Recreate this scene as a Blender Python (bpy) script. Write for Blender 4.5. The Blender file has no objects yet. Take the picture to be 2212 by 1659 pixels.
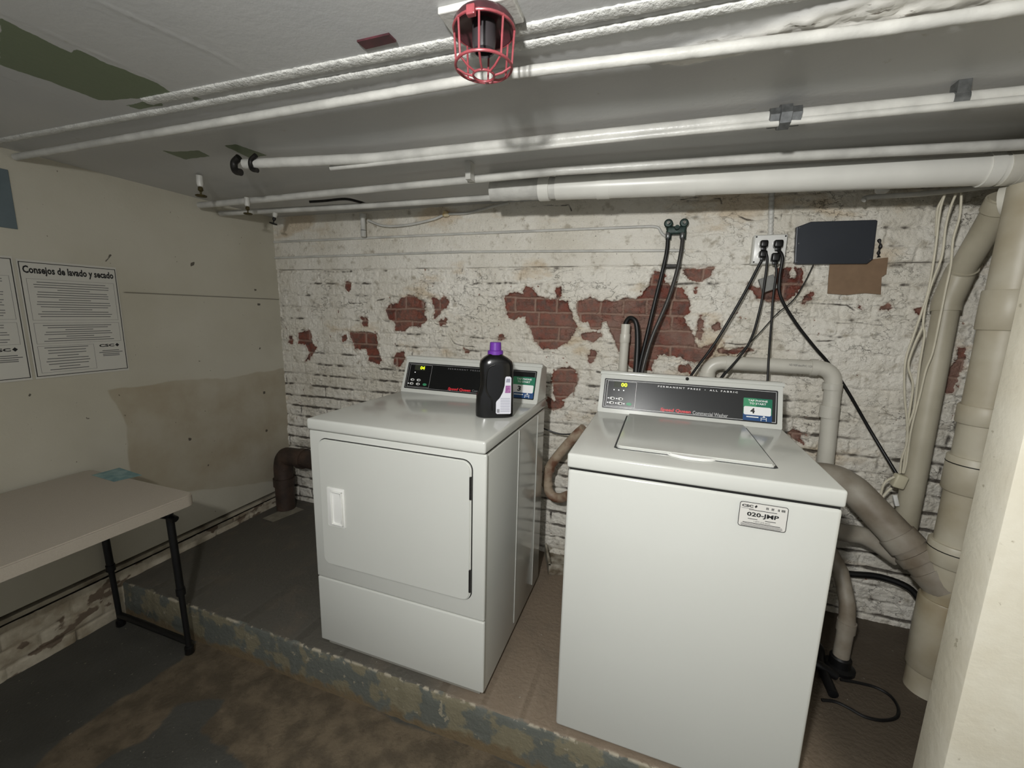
import bpy, bmesh, math, random
import numpy as np
from mathutils import Vector, Matrix
from mathutils.noise import fractal, noise as mnoise
random.seed(4)
PI = math.pi
sc = bpy.context.scene
C = sc.collection

# ------------------------------------------------------------------ camera
W_PX, H_PX, F_PX = 2212.0, 1659.0, 896.17
CAM = Vector((2.277, -2.0655, 1.2944))
YAW, PITCH, ROLL = 0.3256, -0.1689, -0.0250
MR = (Matrix.Rotation(YAW, 3, 'Z') @ Matrix.Rotation(PITCH, 3, 'X') @ Matrix.Rotation(ROLL, 3, 'Y'))
cam_d = bpy.data.cameras.new('camera'); cam = bpy.data.objects.new('camera', cam_d); C.objects.link(cam)
cam_d.sensor_width = 36.0; cam_d.lens = 36.0 * F_PX / W_PX; cam_d.clip_start = 0.02
r3 = Matrix((MR.col[0], MR.col[2], -MR.col[1])).transposed()
cam.matrix_world = Matrix.Translation(CAM) @ r3.to_4x4()
sc.camera = cam
# ------------------------------------------------------------------ world, lights, exposure
world = bpy.data.worlds.new('world'); sc.world = world; world.use_nodes = True
bg = world.node_tree.nodes['Background']; bg.inputs[0].default_value = (0.97, 0.99, 1.0, 1); bg.inputs[1].default_value = 0.44
def point(name, loc, power, col, rad):
    d = bpy.data.lights.new(name, 'POINT'); d.energy = power; d.color = col; d.shadow_soft_size = rad
    o = bpy.data.objects.new(name, d); C.objects.link(o); o.location = loc; return o
point('ceiling_bulb', (2.08, -2.35, 1.63), 26, (1.0, 0.995, 0.965), 0.035)
sd_ = bpy.data.lights.new('added_spot', 'SPOT'); sd_.energy = 76; sd_.color = (1.0, 0.995, 0.97); sd_.shadow_soft_size = .035; sd_.spot_size = math.radians(172); sd_.spot_blend = 1.0
so_ = bpy.data.objects.new('added_spot', sd_); C.objects.link(so_); so_.location = (2.08, -2.35, 1.63); so_.rotation_euler = (Vector((3.0, 0, 1.25)) - so_.location).to_track_quat('-Z', 'Y').to_euler()  # added spot, no lamp of its own: weights the bulb's light to the right
sc.view_settings.view_transform = 'Standard'; sc.view_settings.look = 'None'
sc.view_settings.gamma = 1.0; sc.view_settings.exposure = 0.0
sc.view_settings.use_curve_mapping = False

Z_CEIL = 1.836; Z_FLOOR = -0.163
def U(x, y, ax, val):
    """point of the photograph carried out to a known plane of the room"""
    v = MR @ Vector(((x - W_PX / 2) / F_PX, 1.0, (H_PX / 2 - y) / F_PX))
    i = 'xyz'.index(ax)
    return CAM + v * ((val - CAM[i]) / v[i])

# ------------------------------------------------------------------ materials
MATS = {}
def lin(c):
    return tuple(((x / 255) / 12.92 if x / 255 <= .04045 else ((x / 255 + .055) / 1.055) ** 2.4) for x in c) + (1,)
def mat(name, col, rough=.5, metal=0, var=.0, scale=20, bump=0, bscale=60, spec=.5, col2=None, emit=None, thr=None, coat=0):
    if name in MATS: return MATS[name]
    m = bpy.data.materials.new(name); m.use_nodes = True; nt = m.node_tree; n = nt.nodes; l = nt.links
    p = n['Principled BSDF']; p.inputs['Roughness'].default_value = rough; p.inputs['Metallic'].default_value = metal
    p.inputs['Specular IOR Level'].default_value = spec; p.inputs['Coat Weight'].default_value = coat
    tc = n.new('ShaderNodeTexCoord')
    nz = n.new('ShaderNodeTexNoise'); nz.inputs['Scale'].default_value = scale; nz.inputs['Detail'].default_value = 5
    l.new(tc.outputs['Object'], nz.inputs['Vector'])
    cr = n.new('ShaderNodeValToRGB')
    a = lin(col); b = lin(col2) if col2 else tuple(max(0, x * (1 - var)) for x in a[:3]) + (1,)
    lo, hi = thr if thr else (.35, .65)
    cr.color_ramp.elements[0].position = lo; cr.color_ramp.elements[1].position = hi
    cr.color_ramp.elements[0].color = b; cr.color_ramp.elements[1].color = a
    l.new(nz.outputs['Fac'], cr.inputs['Fac']); l.new(cr.outputs['Color'], p.inputs['Base Color'])
    if bump:
        n2 = n.new('ShaderNodeTexNoise'); n2.inputs['Scale'].default_value = bscale; n2.inputs['Detail'].default_value = 6
        l.new(tc.outputs['Object'], n2.inputs['Vector'])
        bp = n.new('ShaderNodeBump'); bp.inputs['Strength'].default_value = 1; bp.inputs['Distance'].default_value = bump
        l.new(n2.outputs['Fac'], bp.inputs['Height']); l.new(bp.outputs['Normal'], p.inputs['Normal'])
    if emit:
        p.inputs['Emission Color'].default_value = lin(col); p.inputs['Emission Strength'].default_value = emit
    MATS[name] = m; return m

ENAMEL = mat('white_enamel', (203, 204, 198), .13, var=.03, scale=2, spec=.5)
ENAMEL2 = mat('white_plastic', (232, 232, 228), .3, var=.02)
GAP = mat('dark_gap', (12, 12, 11), .8)
BLACKGLOSS = mat('black_gloss_panel', (14, 15, 16), .16, spec=.6)
BLACKGLOSS_SHEEN = mat('black_gloss_panel_sheen', (34, 35, 37), .18, spec=.8)  # same black panel, lightened: grey ceiling reflection put into the colour
BLACKRUB = mat('black_rubber', (16, 16, 17), .45, var=.3)
BLACKPL = mat('black_plastic', (14, 14, 15), .3)
GREYHOSE = mat('grey_braided_hose', (74, 72, 70), .4, metal=.3, var=.3, scale=200)
PVC = mat('white_pvc', (206, 203, 192), .35, var=.12, scale=8)
PVCW = mat('clean_white_pvc', (224, 223, 216), .32, var=.08, scale=8)
PVCG = mat('aged_cream_pvc', (184, 178, 160), .45, col2=(160, 153, 134), scale=5)
PVCS = mat('stained_stack_pvc', (190, 184, 166), .45, col2=(150, 136, 108), scale=4, thr=(.3, .6))
PAINTPIPE = mat('white_painted_pipe', (206, 205, 199), .35, var=.25, scale=12, bump=.002, bscale=40)
PAINTROUGH = mat('flaking_white_paint', (214, 214, 209), .28, var=.25, scale=25, bump=.004, bscale=150)
DARKIRON = mat('dark_iron', (46, 44, 42), .5, metal=.5, var=.4, scale=60)
GALV = mat('galvanised_metal', (128, 130, 130), .35, metal=.7, var=.35, scale=70)
BRONZE = mat('old_bronze', (92, 82, 50), .5, metal=.5, var=.5, scale=60)
CHROME = mat('chrome', (210, 212, 214), .12, metal=1)
PATINA = mat('green_patina_brass', (44, 66, 60), .5, metal=.3, var=.6, scale=80)
RUST = mat('rust_brown_pipe', (72, 56, 46), .6, col2=(48, 38, 32), scale=14, bump=.003)
REDWIRE = mat('red_painted_wire', (150, 70, 76), .35, var=.25, scale=60)
MAROON = mat('maroon_paint', (84, 44, 50), .3, col2=(60, 34, 38), scale=30)
PAPER = mat('white_paper', (206, 204, 198), .6, var=.03)
INK = mat('black_ink', (18, 18, 20), .6)
INKG = mat('grey_ink', (92, 92, 92), .6)
TABLE = mat('pale_plastic_tabletop', (172, 163, 150), .45, var=.05, scale=200, bump=.0006, bscale=300)
GREEN = mat('sticker_green', (22, 112, 84), .35)
GREEN2 = mat('sticker_light_green', (62, 146, 104), .35)
BLUE = mat('sticker_blue', (24, 70, 122), .35)
WHITEP = mat('white_print', (235, 235, 235), .4)
GREYP = mat('grey_print', (170, 170, 170), .4)
REDP = mat('red_print', (206, 46, 56), .4)
LCD = mat('yellow_digits', (214, 238, 30), .4, emit=1.2)
LED = mat('white_indicator', (255, 255, 255), .4, emit=.8)
PURPLE = mat('purple_plastic', (108, 52, 158), .35)
LILAC = mat('lilac_print', (178, 122, 172), .5, col2=(130, 70, 130), scale=120)
CARD = mat('brown_cardboard', (132, 108, 85), .8, var=.12, scale=30)
PLATEM = mat('dark_slate_metal', (56, 60, 67), .35, metal=.2, var=.1, scale=6)
TEAL = mat('teal_paper', (92, 130, 134), .5, col2=(140, 168, 168), scale=25)
BLUEGREY = mat('blue_grey_sheet', (96, 110, 116), .5, var=.1)
ROPE = mat('cream_cord', (206, 200, 180), .55, var=.1)

# ------------------------------------------------------------------ mesh helpers
def obj(name, bm, m, parent=None, smooth=False, label=None):
    me = bpy.data.meshes.new(name); bm.normal_update(); bm.to_mesh(me); bm.free()
    if smooth:
        for f in me.polygons: f.use_smooth = True
        me.set_sharp_from_angle(angle=math.radians(40))
    me.materials.append(m)
    o = bpy.data.objects.new(name, me); C.objects.link(o)
    if parent: o.parent = parent
    if label: o['label'] = label
    return o
def thing(name, label, cat, loc=(0, 0, 0), rz=0, group=None):
    o = bpy.data.objects.new(name, None); C.objects.link(o); o.location = loc; o.rotation_euler = (0, 0, rz)
    o['label'] = label; o['category'] = cat
    if group: o['group'] = group
    return o
def tag(o, label, cat, group=None):
    o['label'] = label; o['category'] = cat
    if group: o['group'] = group
    return o
def struct(o): o['kind'] = 'structure'; return o
def box(bm, x0, y0, z0, x1, y1, z1, bev=0, seg=2, mtx=None):
    t = bmesh.new(); bmesh.ops.create_cube(t, size=1)
    for v in t.verts:
        v.co = Vector((x0 + (v.co.x + .5) * (x1 - x0), y0 + (v.co.y + .5) * (y1 - y0), z0 + (v.co.z + .5) * (z1 - z0)))
    if bev: bmesh.ops.bevel(t, geom=t.edges[:], offset=bev, segments=seg, affect='EDGES', profile=.5)
    merge(bm, t, mtx); return bm
def merge(bm, t, mtx=None):
    if mtx is not None: bmesh.ops.transform(t, matrix=mtx, verts=t.verts)
    me = bpy.data.meshes.new('tmp'); t.to_mesh(me); t.free(); bm.from_mesh(me); bpy.data.meshes.remove(me)
def rrect(w, h, r, n=6):
    pts = []
    for cx, cy, a0 in ((w - r, h - r, 0), (r, h - r, 90), (r, r, 180), (w - r, r, 270)):
        for k in range(n + 1):
            a = math.radians(a0 + 90 * k / n); pts.append((cx + r * math.cos(a), cy + r * math.sin(a)))
    return pts
def prism(bm, pts, d0, d1, mtx=None, bev=0):
    """polygon in XZ, extruded along Y from d0 to d1"""
    t = bmesh.new(); vs = [t.verts.new((p[0], d0, p[1])) for p in pts]; f = t.faces.new(vs)
    r = bmesh.ops.extrude_face_region(t, geom=[f])
    for g in r['geom']:
        if isinstance(g, bmesh.types.BMVert): g.co.y = d1
    bmesh.ops.recalc_face_normals(t, faces=t.faces)
    if bev:
        es = [e for e in t.edges if abs(e.verts[0].co.y - e.verts[1].co.y) < 1e-7 and abs(e.verts[0].co.y - d0) < 1e-6]
        bmesh.ops.bevel(t, geom=es, offset=bev, segments=3, affect='EDGES', profile=.5)
    merge(bm, t, mtx); return bm
def smoothpath(pts, n=8):
    pts = [Vector(p) for p in pts]; out = []
    P = [pts[0] * 2 - pts[1]] + pts + [pts[-1] * 2 - pts[-2]]
    for i in range(1, len(P) - 2):
        a, b, c, d = P[i - 1:i + 3]
        for k in range(n):
            t = k / n
            out.append(.5 * ((2 * b) + (c - a) * t + (2 * a - 5 * b + 4 * c - d) * t * t + (3 * b - a - 3 * c + d) * t ** 3))
    out.append(pts[-1]); return out
def fillet(pts, r, n=6):
    pts = [Vector(p) for p in pts]; out = [pts[0]]
    for i in range(1, len(pts) - 1):
        a, b, c = pts[i - 1:i + 2]; d1 = (a - b); d2 = (c - b)
        rr = min(r, d1.length * .49, d2.length * .49); p = b + d1.normalized() * rr; q = b + d2.normalized() * rr
        for k in range(n + 1):
            t = k / n; out.append((1 - t) ** 2 * p + 2 * t * (1 - t) * b + t * t * q)
    out.append(pts[-1]); return out
def tube(bm, pts, r, n=12, cap=True, rf=None, jit=0, seed=0):
    pts = [Vector(p) for p in pts]; rings = []; N = len(pts)
    up = Vector((0, 0, 1)) if abs((pts[1] - pts[0]).normalized().z) < .9 else Vector((1, 0, 0))
    for i, p in enumerate(pts):
        t = (pts[min(i + 1, N - 1)] - pts[max(i - 1, 0)]).normalized()
        a = t.cross(up).normalized(); b = a.cross(t).normalized(); up = b
        rr = rf(i / (N - 1)) if rf else r; ring = []
        for k in range(n):
            th = 2 * PI * k / n; q = rr
            if jit: q = rr + jit * mnoise(Vector((p.x * 60 + seed, p.y * 60 + math.cos(th) * 2, p.z * 60 + math.sin(th) * 2)))
            ring.append(bm.verts.new(p + a * math.cos(th) * q + b * math.sin(th) * q))
        rings.append(ring)
    for i in range(N - 1):
        for k in range(n):
            bm.faces.new((rings[i][k], rings[i][(k + 1) % n], rings[i + 1][(k + 1) % n], rings[i + 1][k]))
    if cap: bm.faces.new(rings[0][::-1]); bm.faces.new(rings[-1])
    return bm
def seg(bm, a, b, r, n=16): return tube(bm, [a, b], r, n)
def lathe(bm, prof, n=24, mtx=None):
    t = bmesh.new(); rings = []
    for r, z in prof: rings.append([t.verts.new((r * math.cos(2 * PI * k / n), r * math.sin(2 * PI * k / n), z)) for k in range(n)])
    for i in range(len(rings) - 1):
        for k in range(n): t.faces.new((rings[i][k], rings[i][(k + 1) % n], rings[i + 1][(k + 1) % n], rings[i + 1][k]))
    t.faces.new(rings[0][::-1]); t.faces.new(rings[-1]); merge(bm, t, mtx); return bm
def along(a, b):
    a = Vector(a); b = Vector(b); q = (b - a).to_track_quat('Z', 'Y'); return Matrix.Translation(a) @ q.to_matrix().to_4x4()
def sub(pts, step=.02):
    out = []
    for a, b in zip(pts[:-1], pts[1:]):
        a = Vector(a); b = Vector(b); n = max(1, int((b - a).length / step))
        out += [a.lerp(b, k / n) for k in range(n)]
    out.append(Vector(pts[-1])); return out
def text(name, s, m, parent, mtx, width, height=None, bold=0, shear=0, ext=.0002, align='LEFT'):
    """flat lettering fitted into width x height in its XY plane, origin lower left"""
    cu = bpy.data.curves.new('t', 'FONT'); cu.body = s; cu.size = 1; cu.offset = bold; cu.shear = shear; cu.resolution_u = 2
    to = bpy.data.objects.new('t', cu); C.objects.link(to); bpy.context.view_layer.update()
    me = bpy.data.meshes.new_from_object(to); C.objects.unlink(to); bpy.data.objects.remove(to); bpy.data.curves.remove(cu)
    n = len(me.vertices); co = np.empty(n * 3); me.vertices.foreach_get('co', co); co = co.reshape(-1, 3)
    mn, mx = co.min(0), co.max(0); sx = width / (mx[0] - mn[0]); sy = (height / (mx[1] - mn[1])) if height else sx
    co[:, 0] = (co[:, 0] - mn[0]) * sx; co[:, 1] = (co[:, 1] - mn[1]) * sy; co[:, 2] = 0
    me.vertices.foreach_set('co', co.ravel())
    me.transform(mtx); me.materials.clear(); me.materials.append(m); me.name = name
    o = bpy.data.objects.new(name, me); C.objects.link(o); o.parent = parent; return o

# ------------------------------------------------------------------ relief fields
def vnoise(X, Y, s, seed):
    """smooth value noise on arrays"""
    rng = np.random.RandomState(seed); T = rng.rand(256, 256)
    x = X / s + 1000; y = Y / s + 1000; xi = np.floor(x).astype(int); yi = np.floor(y).astype(int)
    fx = x - xi; fy = y - yi; fx = fx * fx * (3 - 2 * fx); fy = fy * fy * (3 - 2 * fy)
    g = lambda a, b: T[a % 256, b % 256]
    return (g(xi, yi) * (1 - fx) + g(xi + 1, yi) * fx) * (1 - fy) + (g(xi, yi + 1) * (1 - fx) + g(xi + 1, yi + 1) * fx) * fy
def fbm(X, Y, s, seed, o=4, g=.5):
    r = 0; a = 1; t = 0
    for k in range(o): r = r + a * vnoise(X, Y, s / 2 ** k, seed + k * 7); t += a; a *= g
    return r / t - .5
def polysd(X, Y, polys):
    """signed distance to the union of polygons (negative inside)"""
    best = np.full(X.shape, 9.0)
    for P in polys:
        P = np.array(P, float); mn = P.min(0) - .08; mx = P.max(0) + .08
        sel = (X > mn[0]) & (X < mx[0]) & (Y > mn[1]) & (Y < mx[1])
        if not sel.any(): continue
        x = X[sel]; y = Y[sel]; d = np.full(x.shape, 9.0); ins = np.zeros(x.shape, bool)
        for i in range(len(P)):
            ax, ay = P[i]; bx, by = P[(i + 1) % len(P)]; ex, ey = bx - ax, by - ay
            t = np.clip(((x - ax) * ex + (y - ay) * ey) / (ex * ex + ey * ey + 1e-12), 0, 1)
            d = np.minimum(d, np.hypot(x - ax - t * ex, y - ay - t * ey))
            c = ((ay > y) != (by > y)) & (x < ex * (y - ay) / (ey if abs(ey) > 1e-9 else 1e-9) + ax); ins ^= c
        best[sel] = np.minimum(best[sel], np.where(ins, -d, d))
    return best
def linesd(X, Y, lines):
    best = np.full(X.shape, 9.0)
    for L in lines:
        for (ax, ay), (bx, by) in zip(L[:-1], L[1:]):
            ex, ey = bx - ax, by - ay
            t = np.clip(((X - ax) * ex + (Y - ay) * ey) / (ex * ex + ey * ey + 1e-12), 0, 1)
            best = np.minimum(best, np.hypot(X - ax - t * ex, Y - ay - t * ey))
    return best
def field(name, O, A, B, la, lb, step, hfn, m, normal):
    """grid spanned by unit axes A,B from O; hfn(a,b)->height along normal, attrs"""
    na = int(la / step) + 1; nb = int(lb / step) + 1
    a = np.linspace(0, la, na); b = np.linspace(0, lb, nb); AA, BB = np.meshgrid(a, b, indexing='ij')
    h, attrs = hfn(AA, BB)
    O = np.array(O); A = np.array(A); B = np.array(B); N = np.array(normal)
    co = (O + AA[..., None] * A + BB[..., None] * B + h[..., None] * N).reshape(-1, 3)
    idx = np.arange(na * nb).reshape(na, nb)
    q = np.stack([idx[:-1, :-1], idx[1:, :-1], idx[1:, 1:], idx[:-1, 1:]], -1).reshape(-1, 4)
    if np.dot(np.cross(A, B), N) < 0: q = q[:, ::-1]
    me = bpy.data.meshes.new(name); me.vertices.add(len(co)); me.vertices.foreach_set('co', co.ravel())
    me.loops.add(q.size); me.loops.foreach_set('vertex_index', q.ravel().astype(np.int32))
    me.polygons.add(len(q)); me.polygons.foreach_set('loop_start', np.arange(0, q.size, 4, dtype=np.int32))
    me.polygons.foreach_set('use_smooth', np.ones(len(q), bool)); me.update(calc_edges=True)
    for k, v in attrs.items():
        at = me.attributes.new(k, 'FLOAT', 'POINT'); at.data.foreach_set('value', v.astype(np.float32).ravel())
    me.materials.append(m); o = bpy.data.objects.new(name, me); C.objects.link(o); return o

class NT:
    def __init__(s, name):
        s.m = bpy.data.materials.new(name); s.m.use_nodes = True; s.n = s.m.node_tree.nodes; s.l = s.m.node_tree.links
        s.p = s.n['Principled BSDF']; s.tc = s.n.new('ShaderNodeTexCoord').outputs['Object']
    def attr(s, k):
        a = s.n.new('ShaderNodeAttribute'); a.attribute_name = k; return a.outputs['Fac']
    def noise(s, sc_, det=5, stretch=None, rough=.55):
        z = s.n.new('ShaderNodeTexNoise'); z.inputs['Scale'].default_value = sc_; z.inputs['Detail'].default_value = det; z.inputs['Roughness'].default_value = rough
        if stretch:
            mp = s.n.new('ShaderNodeMapping'); mp.inputs['Scale'].default_value = stretch; s.l.new(s.tc, mp.inputs['Vector']); s.l.new(mp.outputs[0], z.inputs['Vector'])
        else: s.l.new(s.tc, z.inputs['Vector'])
        return z.outputs['Fac']
    def math(s, op, a, b=0, c=None):
        z = s.n.new('ShaderNodeMath'); z.operation = op
        for i, v in enumerate((a, b) + ((c,) if c is not None else ())):
            if isinstance(v, (int, float)): z.inputs[i].default_value = v
            else: s.l.new(v, z.inputs[i])
        return z.outputs[0]
    def ss(s, v, lo, hi, a=0.0, b=1.0):
        z = s.n.new('ShaderNodeMapRange'); z.interpolation_type = 'SMOOTHSTEP'; s.l.new(v, z.inputs[0])
        for i, x in zip((1, 2, 3, 4), (lo, hi, a, b)): z.inputs[i].default_value = x
        return z.outputs[0]
    def mix(s, f, a, b, mode='MIX'):
        z = s.n.new('ShaderNodeMix'); z.data_type = 'RGBA'; z.blend_type = mode
        for i, v in ((0, f), (6, a), (7, b)):
            if isinstance(v, (int, float)): z.inputs[i].default_value = v
            elif isinstance(v, tuple): z.inputs[i].default_value = lin(v) if max(v) > 1.5 else v
            else: s.l.new(v, z.inputs[i])
        return z.outputs[2]
    def done(s, col, rough=.6, bump=None, dist=.002, spec=.3):
        s.l.new(col, s.p.inputs['Base Color'])
        if isinstance(rough, (int, float)): s.p.inputs['Roughness'].default_value = rough
        else: s.l.new(rough, s.p.inputs['Roughness'])
        s.p.inputs['Specular IOR Level'].default_value = spec
        if bump is not None:
            b = s.n.new('ShaderNodeBump'); b.inputs['Distance'].default_value = dist; s.l.new(bump, b.inputs['Height']); s.l.new(b.outputs[0], s.p.inputs['Normal'])
        return s.m

# ------------------------------------------------------------------ back wall: painted brick with peeled patches
def z5(pts, ox=560, oy=500, k=3.16): return [(lambda q: (q.x, q.z))(U(ox + x / k, oy + y / k, 'y', 0)) for x, y in pts]
def z6(pts): return z5(pts, 1150, 400, 3.16)
def z7(pts): return z5(pts, 1612, 400, 3.687)
def z8(pts): return z5(pts, 1612, 800, 3.687)
BARE = [
 z5([(870,545),(890,500),(960,500),(975,455),(1020,435),(1085,450),(1140,490),(1140,530),(1130,560),(1150,600),(1110,650),(1040,650),(990,690),(930,680),(930,620),(890,600)]),
 z5([(1180,450),(1240,465),(1260,440),(1300,460),(1290,510),(1240,560),(1200,600),(1205,540),(1185,490)]),
 z5([(1230,620),(1270,590),(1290,600),(1270,640),(1240,640)]),
 z5([(620,685),(760,690),(805,700),(810,780),(830,850),(850,880),(820,905),(750,880),(735,800),(660,800),(640,740)]),
 z5([(275,690),(340,670),(365,700),(365,760),(400,790),(350,880),(320,880),(345,830),(320,770),(265,770)]),
 z5([(210,710),(240,720),(240,770),(205,760)]), z5([(570,720),(600,705),(605,740),(575,750)]),
 z5([(695,585),(745,580),(745,650),(715,640)]), z5([(930,840),(995,815),(1000,870),(960,930),(920,910)]),
 z5([(590,345),(630,350),(632,390),(615,412),(595,390)]),
 z5([(1685,440),(1740,410),(1800,420),(1820,375),(1870,380),(1900,440),(1960,450),(2050,470),(2110,480),(2130,540),(2140,600),(2170,650),(2150,700),(2100,760),(2030,795),(1940,800),(1880,750),(1860,700),(1840,640),(1820,580),(1740,600),(1690,570)]),
 z5([(2010,400),(2060,375),(2065,420),(2040,470)]),
 z5([(2060,930),(2120,920),(2180,970),(2170,1050),(2120,1120),(2040,1160),(2010,1100),(2000,1030),(2010,960)]),
 z5([(1970,1130),(2010,1160),(2080,1160),(2080,1190),(2010,1220),(1975,1200)]),
 z5([(1630,720),(1665,700),(1668,730),(1640,740)]), z5([(1400,800),(1440,812),(1430,830),(1410,825)]),
 z6([(300,790),(400,765),(470,790),(560,790),(640,770),(700,780),(750,740),(790,700),(805,640),(830,590),(880,590),(905,620),(910,660),(960,690),(1020,700),(1060,760),(1080,820),(1060,870),(1040,900),(1050,960),(1090,1010),(1110,1080),(1150,1110),(1240,1080),(1255,1120),(1200,1180),(1120,1215),(1040,1190),(960,1160),(880,1160),(840,1200),(820,1265),(700,1265),(600,1180),(580,1100),(540,1010),(505,930),(480,930),(470,990),(400,985),(385,930),(330,930),(300,860)]),
 z6([(1010,565),(1240,565),(1220,620),(1140,655),(1070,640),(1030,600)]),
 z6([(1460,700),(1500,740),(1540,780),(1640,800),(1740,790),(1840,690),(1845,565),(1790,565),(1790,640),(1750,640),(1755,565),(1670,565),(1640,650),(1600,690),(1530,700),(1480,670)]),
 z6([(330,1015),(400,1000),(470,1000),(480,1040),(420,1070),(350,1050)]), z6([(380,1180),(400,1130),(450,1130),(420,1200),(390,1230)]),
 z6([(990,1220),(1060,1220),(1100,1260),(1080,1285),(990,1280)]),
 z6([(1250,1110),(1340,1125),(1460,1100),(1500,1125),(1440,1150),(1340,1150),(1270,1140)]),
 z6([(1130,880),(1160,880),(1170,960),(1150,1060),(1120,1040),(1125,950)]), z6([(1100,700),(1130,690),(1120,740),(1105,740)]),
 z6([(1220,950),(1270,940),(1290,980),(1240,1000)]), z6([(150,700),(200,690),(200,760),(180,780)]),
 z7([(440,940),(480,870),(530,860),(500,920),(450,960)]), z7([(1060,960),(1140,950),(1150,985),(1050,995)]),
 z7([(890,960),(920,958),(915,985)]), z7([(1330,985),(1390,980),(1390,1030),(1360,1020)]),
 z7([(1680,1290),(1745,1290),(1730,1430),(1690,1560),(1640,1659),(1540,1659),(1600,1500)]),
 z8([(330,500),(370,460),(400,470),(440,500),(430,540),(450,580),(400,560)]), z8([(455,495),(485,500),(470,520)]),
]
CRACKS = [z5([(590,440),(620,490),(700,490),(860,460)]), z5([(140,590),(210,690),(260,720)]), z5([(1115,610),(1200,630),(1260,650),(1340,640)]),
 z5([(1290,700),(1330,760),(1400,780),(1500,790)]), z5([(170,960),(330,970),(560,975)]), z5([(150,590),(200,640)]),
 z6([(1250,1070),(1400,1085),(1500,1080)]), z7([(450,945),(600,945),(800,955),(860,1000)]), z7([(700,1095),(930,1100),(1100,1120),(1300,1090),(1800,1085)]),
 z7([(560,1240),(800,1235),(790,1280)]), z8([(800,335),(850,380),(910,390)]), z6([(1390,210),(1460,240),(1560,245),(1600,240)]),
 z6([(1010,100),(1110,90),(1280,95),(1290,130)]), z6([(0,150),(250,140),(270,180)]), z6([(1650,230),(1690,240),(1700,200),(1900,210)]),
 z7([(820,950),(1000,958),(1180,945)])]
ROWH = .0708; Z0 = U(1177, 644, 'y', 0).z; LEDGE = 1.528
BX0, BZ0 = -.03, -.03
def wall_relief(A, Bb):
    X = A + BX0; Z = Bb + BZ0
    wx = X + .014 * fbm(X, Z, .09, 3); wz = Z + .012 * fbm(X, Z, .12, 9) + .006 * fbm(X, Z, .03, 10)
    v = (wz - Z0) / ROWH; row = np.floor(v); fv = v - row
    # stretcher courses with a header course now and then
    head = (row.astype(int) % 6 == 5); L = np.where(head, .108, .212)
    off = np.where(row.astype(int) % 2 == 0, 0.0, .5); uu = (wx - .02) / L + off; col = np.floor(uu); fu = uu - col
    rnd = np.random.RandomState(5).rand(97, 89); br = rnd[(row.astype(int)) % 97, (col.astype(int)) % 89]
    dj = np.minimum(np.minimum(fv, 1 - fv) * ROWH, np.minimum(fu, 1 - fu) * L)      # distance to joint centre
    joint = 1 - np.clip((dj - .003) / .005, 0, 1)
    up = 1 / (1 + np.exp(-(Z - LEDGE - .006 * fbm(X, Z, .1, 71)) / .0022))
    board = up * (1 / (1 + np.exp((X - 2.30) / .06)))           # smooth boards on the left, coarse painted masonry on the right
    sd = polysd(X, Z, BARE) + .034 * fbm(X, Z, .024, 21, 5, .8) + .008 * fbm(X, Z, .15, 22)
    pits = fbm(X, Z, .022, 33, 3); pm = fbm(X, Z, .3, 34)
    sd = np.minimum(sd, np.where((Z < LEDGE) & (pits > .335 - .05 * pm), -.004, 9))
    sd = np.where((up > .5), np.maximum(sd, .02), sd)
    bare = 1 / (1 + np.exp(sd / .0016)); paint = 1 - bare
    brickh = -.007 * joint + .004 * (br - .5) + .0022 * fbm(X, Z, .02, 41)
    dv = np.minimum(fv, 1 - fv) * ROWH; du = np.minimum(fu, 1 - fu) * L
    jm = np.clip(.45 + 3.2 * fbm(X, Z, .16, 43, 4), 0, 1); jm2 = np.clip(.25 + 3.2 * fbm(X, Z, .12, 44, 4), 0, 1)
    jw = np.maximum(1 - np.clip((dv - .001) / .010, 0, 1), (1 - np.clip((du - .001) / .009, 0, 1)) * jm2); jstr = np.clip(jm + .45 * np.clip((1.05 - Z) / .3, 0, 1), 0, 1)
    low = np.clip((1.05 - Z) / .3, 0, 1)                          # courses read clearer low down
    wr = np.abs(fbm(X + .6 * Z, Z * 1.3 - .2 * X, .07, 51, 5, .6)); wr2 = np.abs(fbm(X * .8 - Z, Z + .4 * X, .045, 61, 4, .6))
    near = np.exp(-np.clip(sd, 0, 1) / .05)
    rough = np.clip(.7 + 1.6 * fbm(X, Z, .45, 81), .3, 1.15)
    cr1 = np.exp(-(wr / .014) ** 2) * np.clip(.05 + 3.2 * fbm(X, Z, .14, 82), 0, 1); cr2 = np.exp(-(wr2 / .016) ** 2) * np.clip(-.1 + 3.2 * fbm(X, Z, .1, 83), 0, 1)
    cr1 = np.clip(cr1 + cr2, 0, 1) * rough
    ph = .0055 - .0085 * jw * jstr * (.6 + .4 * low) + .015 * fbm(X, Z, .055, 47, 5, .62) * (.4 + rough) + (.010 * (.05 - wr).clip(0) / .05 + .007 * (.05 - wr2).clip(0) / .05) * (.35 + near) * rough - .004 * cr1
    ph += .014 * near ** 2 * np.exp(-np.clip(sd, 0, 1) / .010) * np.clip(.5 + 2.5 * fbm(X, Z, .06, 101), 0, 1.2)    # lifted lip of the peeling paint
    crack = linesd(X + .006 * fbm(X, Z, .04, 91), Z + .010 * fbm(X, Z, .05, 92), CRACKS); ck = np.exp(-(crack / .0034) ** 2) * np.clip(.45 + 2.2 * fbm(X, Z, .05, 93), 0, 1)
    ph -= .007 * ck
    bh = .012 + .0015 * fbm(X * .25, Z, .05, 55) + .002 * fbm(X, Z, .3, 56)
    for zc, dd in ((1.655, .004), (1.578, .002)): bh -= dd * np.exp(-((Z - zc - .004 * fbm(X, Z, .4, 57)) / .0022) ** 2) * np.clip(.3 + 2 * fbm(X, Z, .15, 58), 0, 1)
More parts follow.
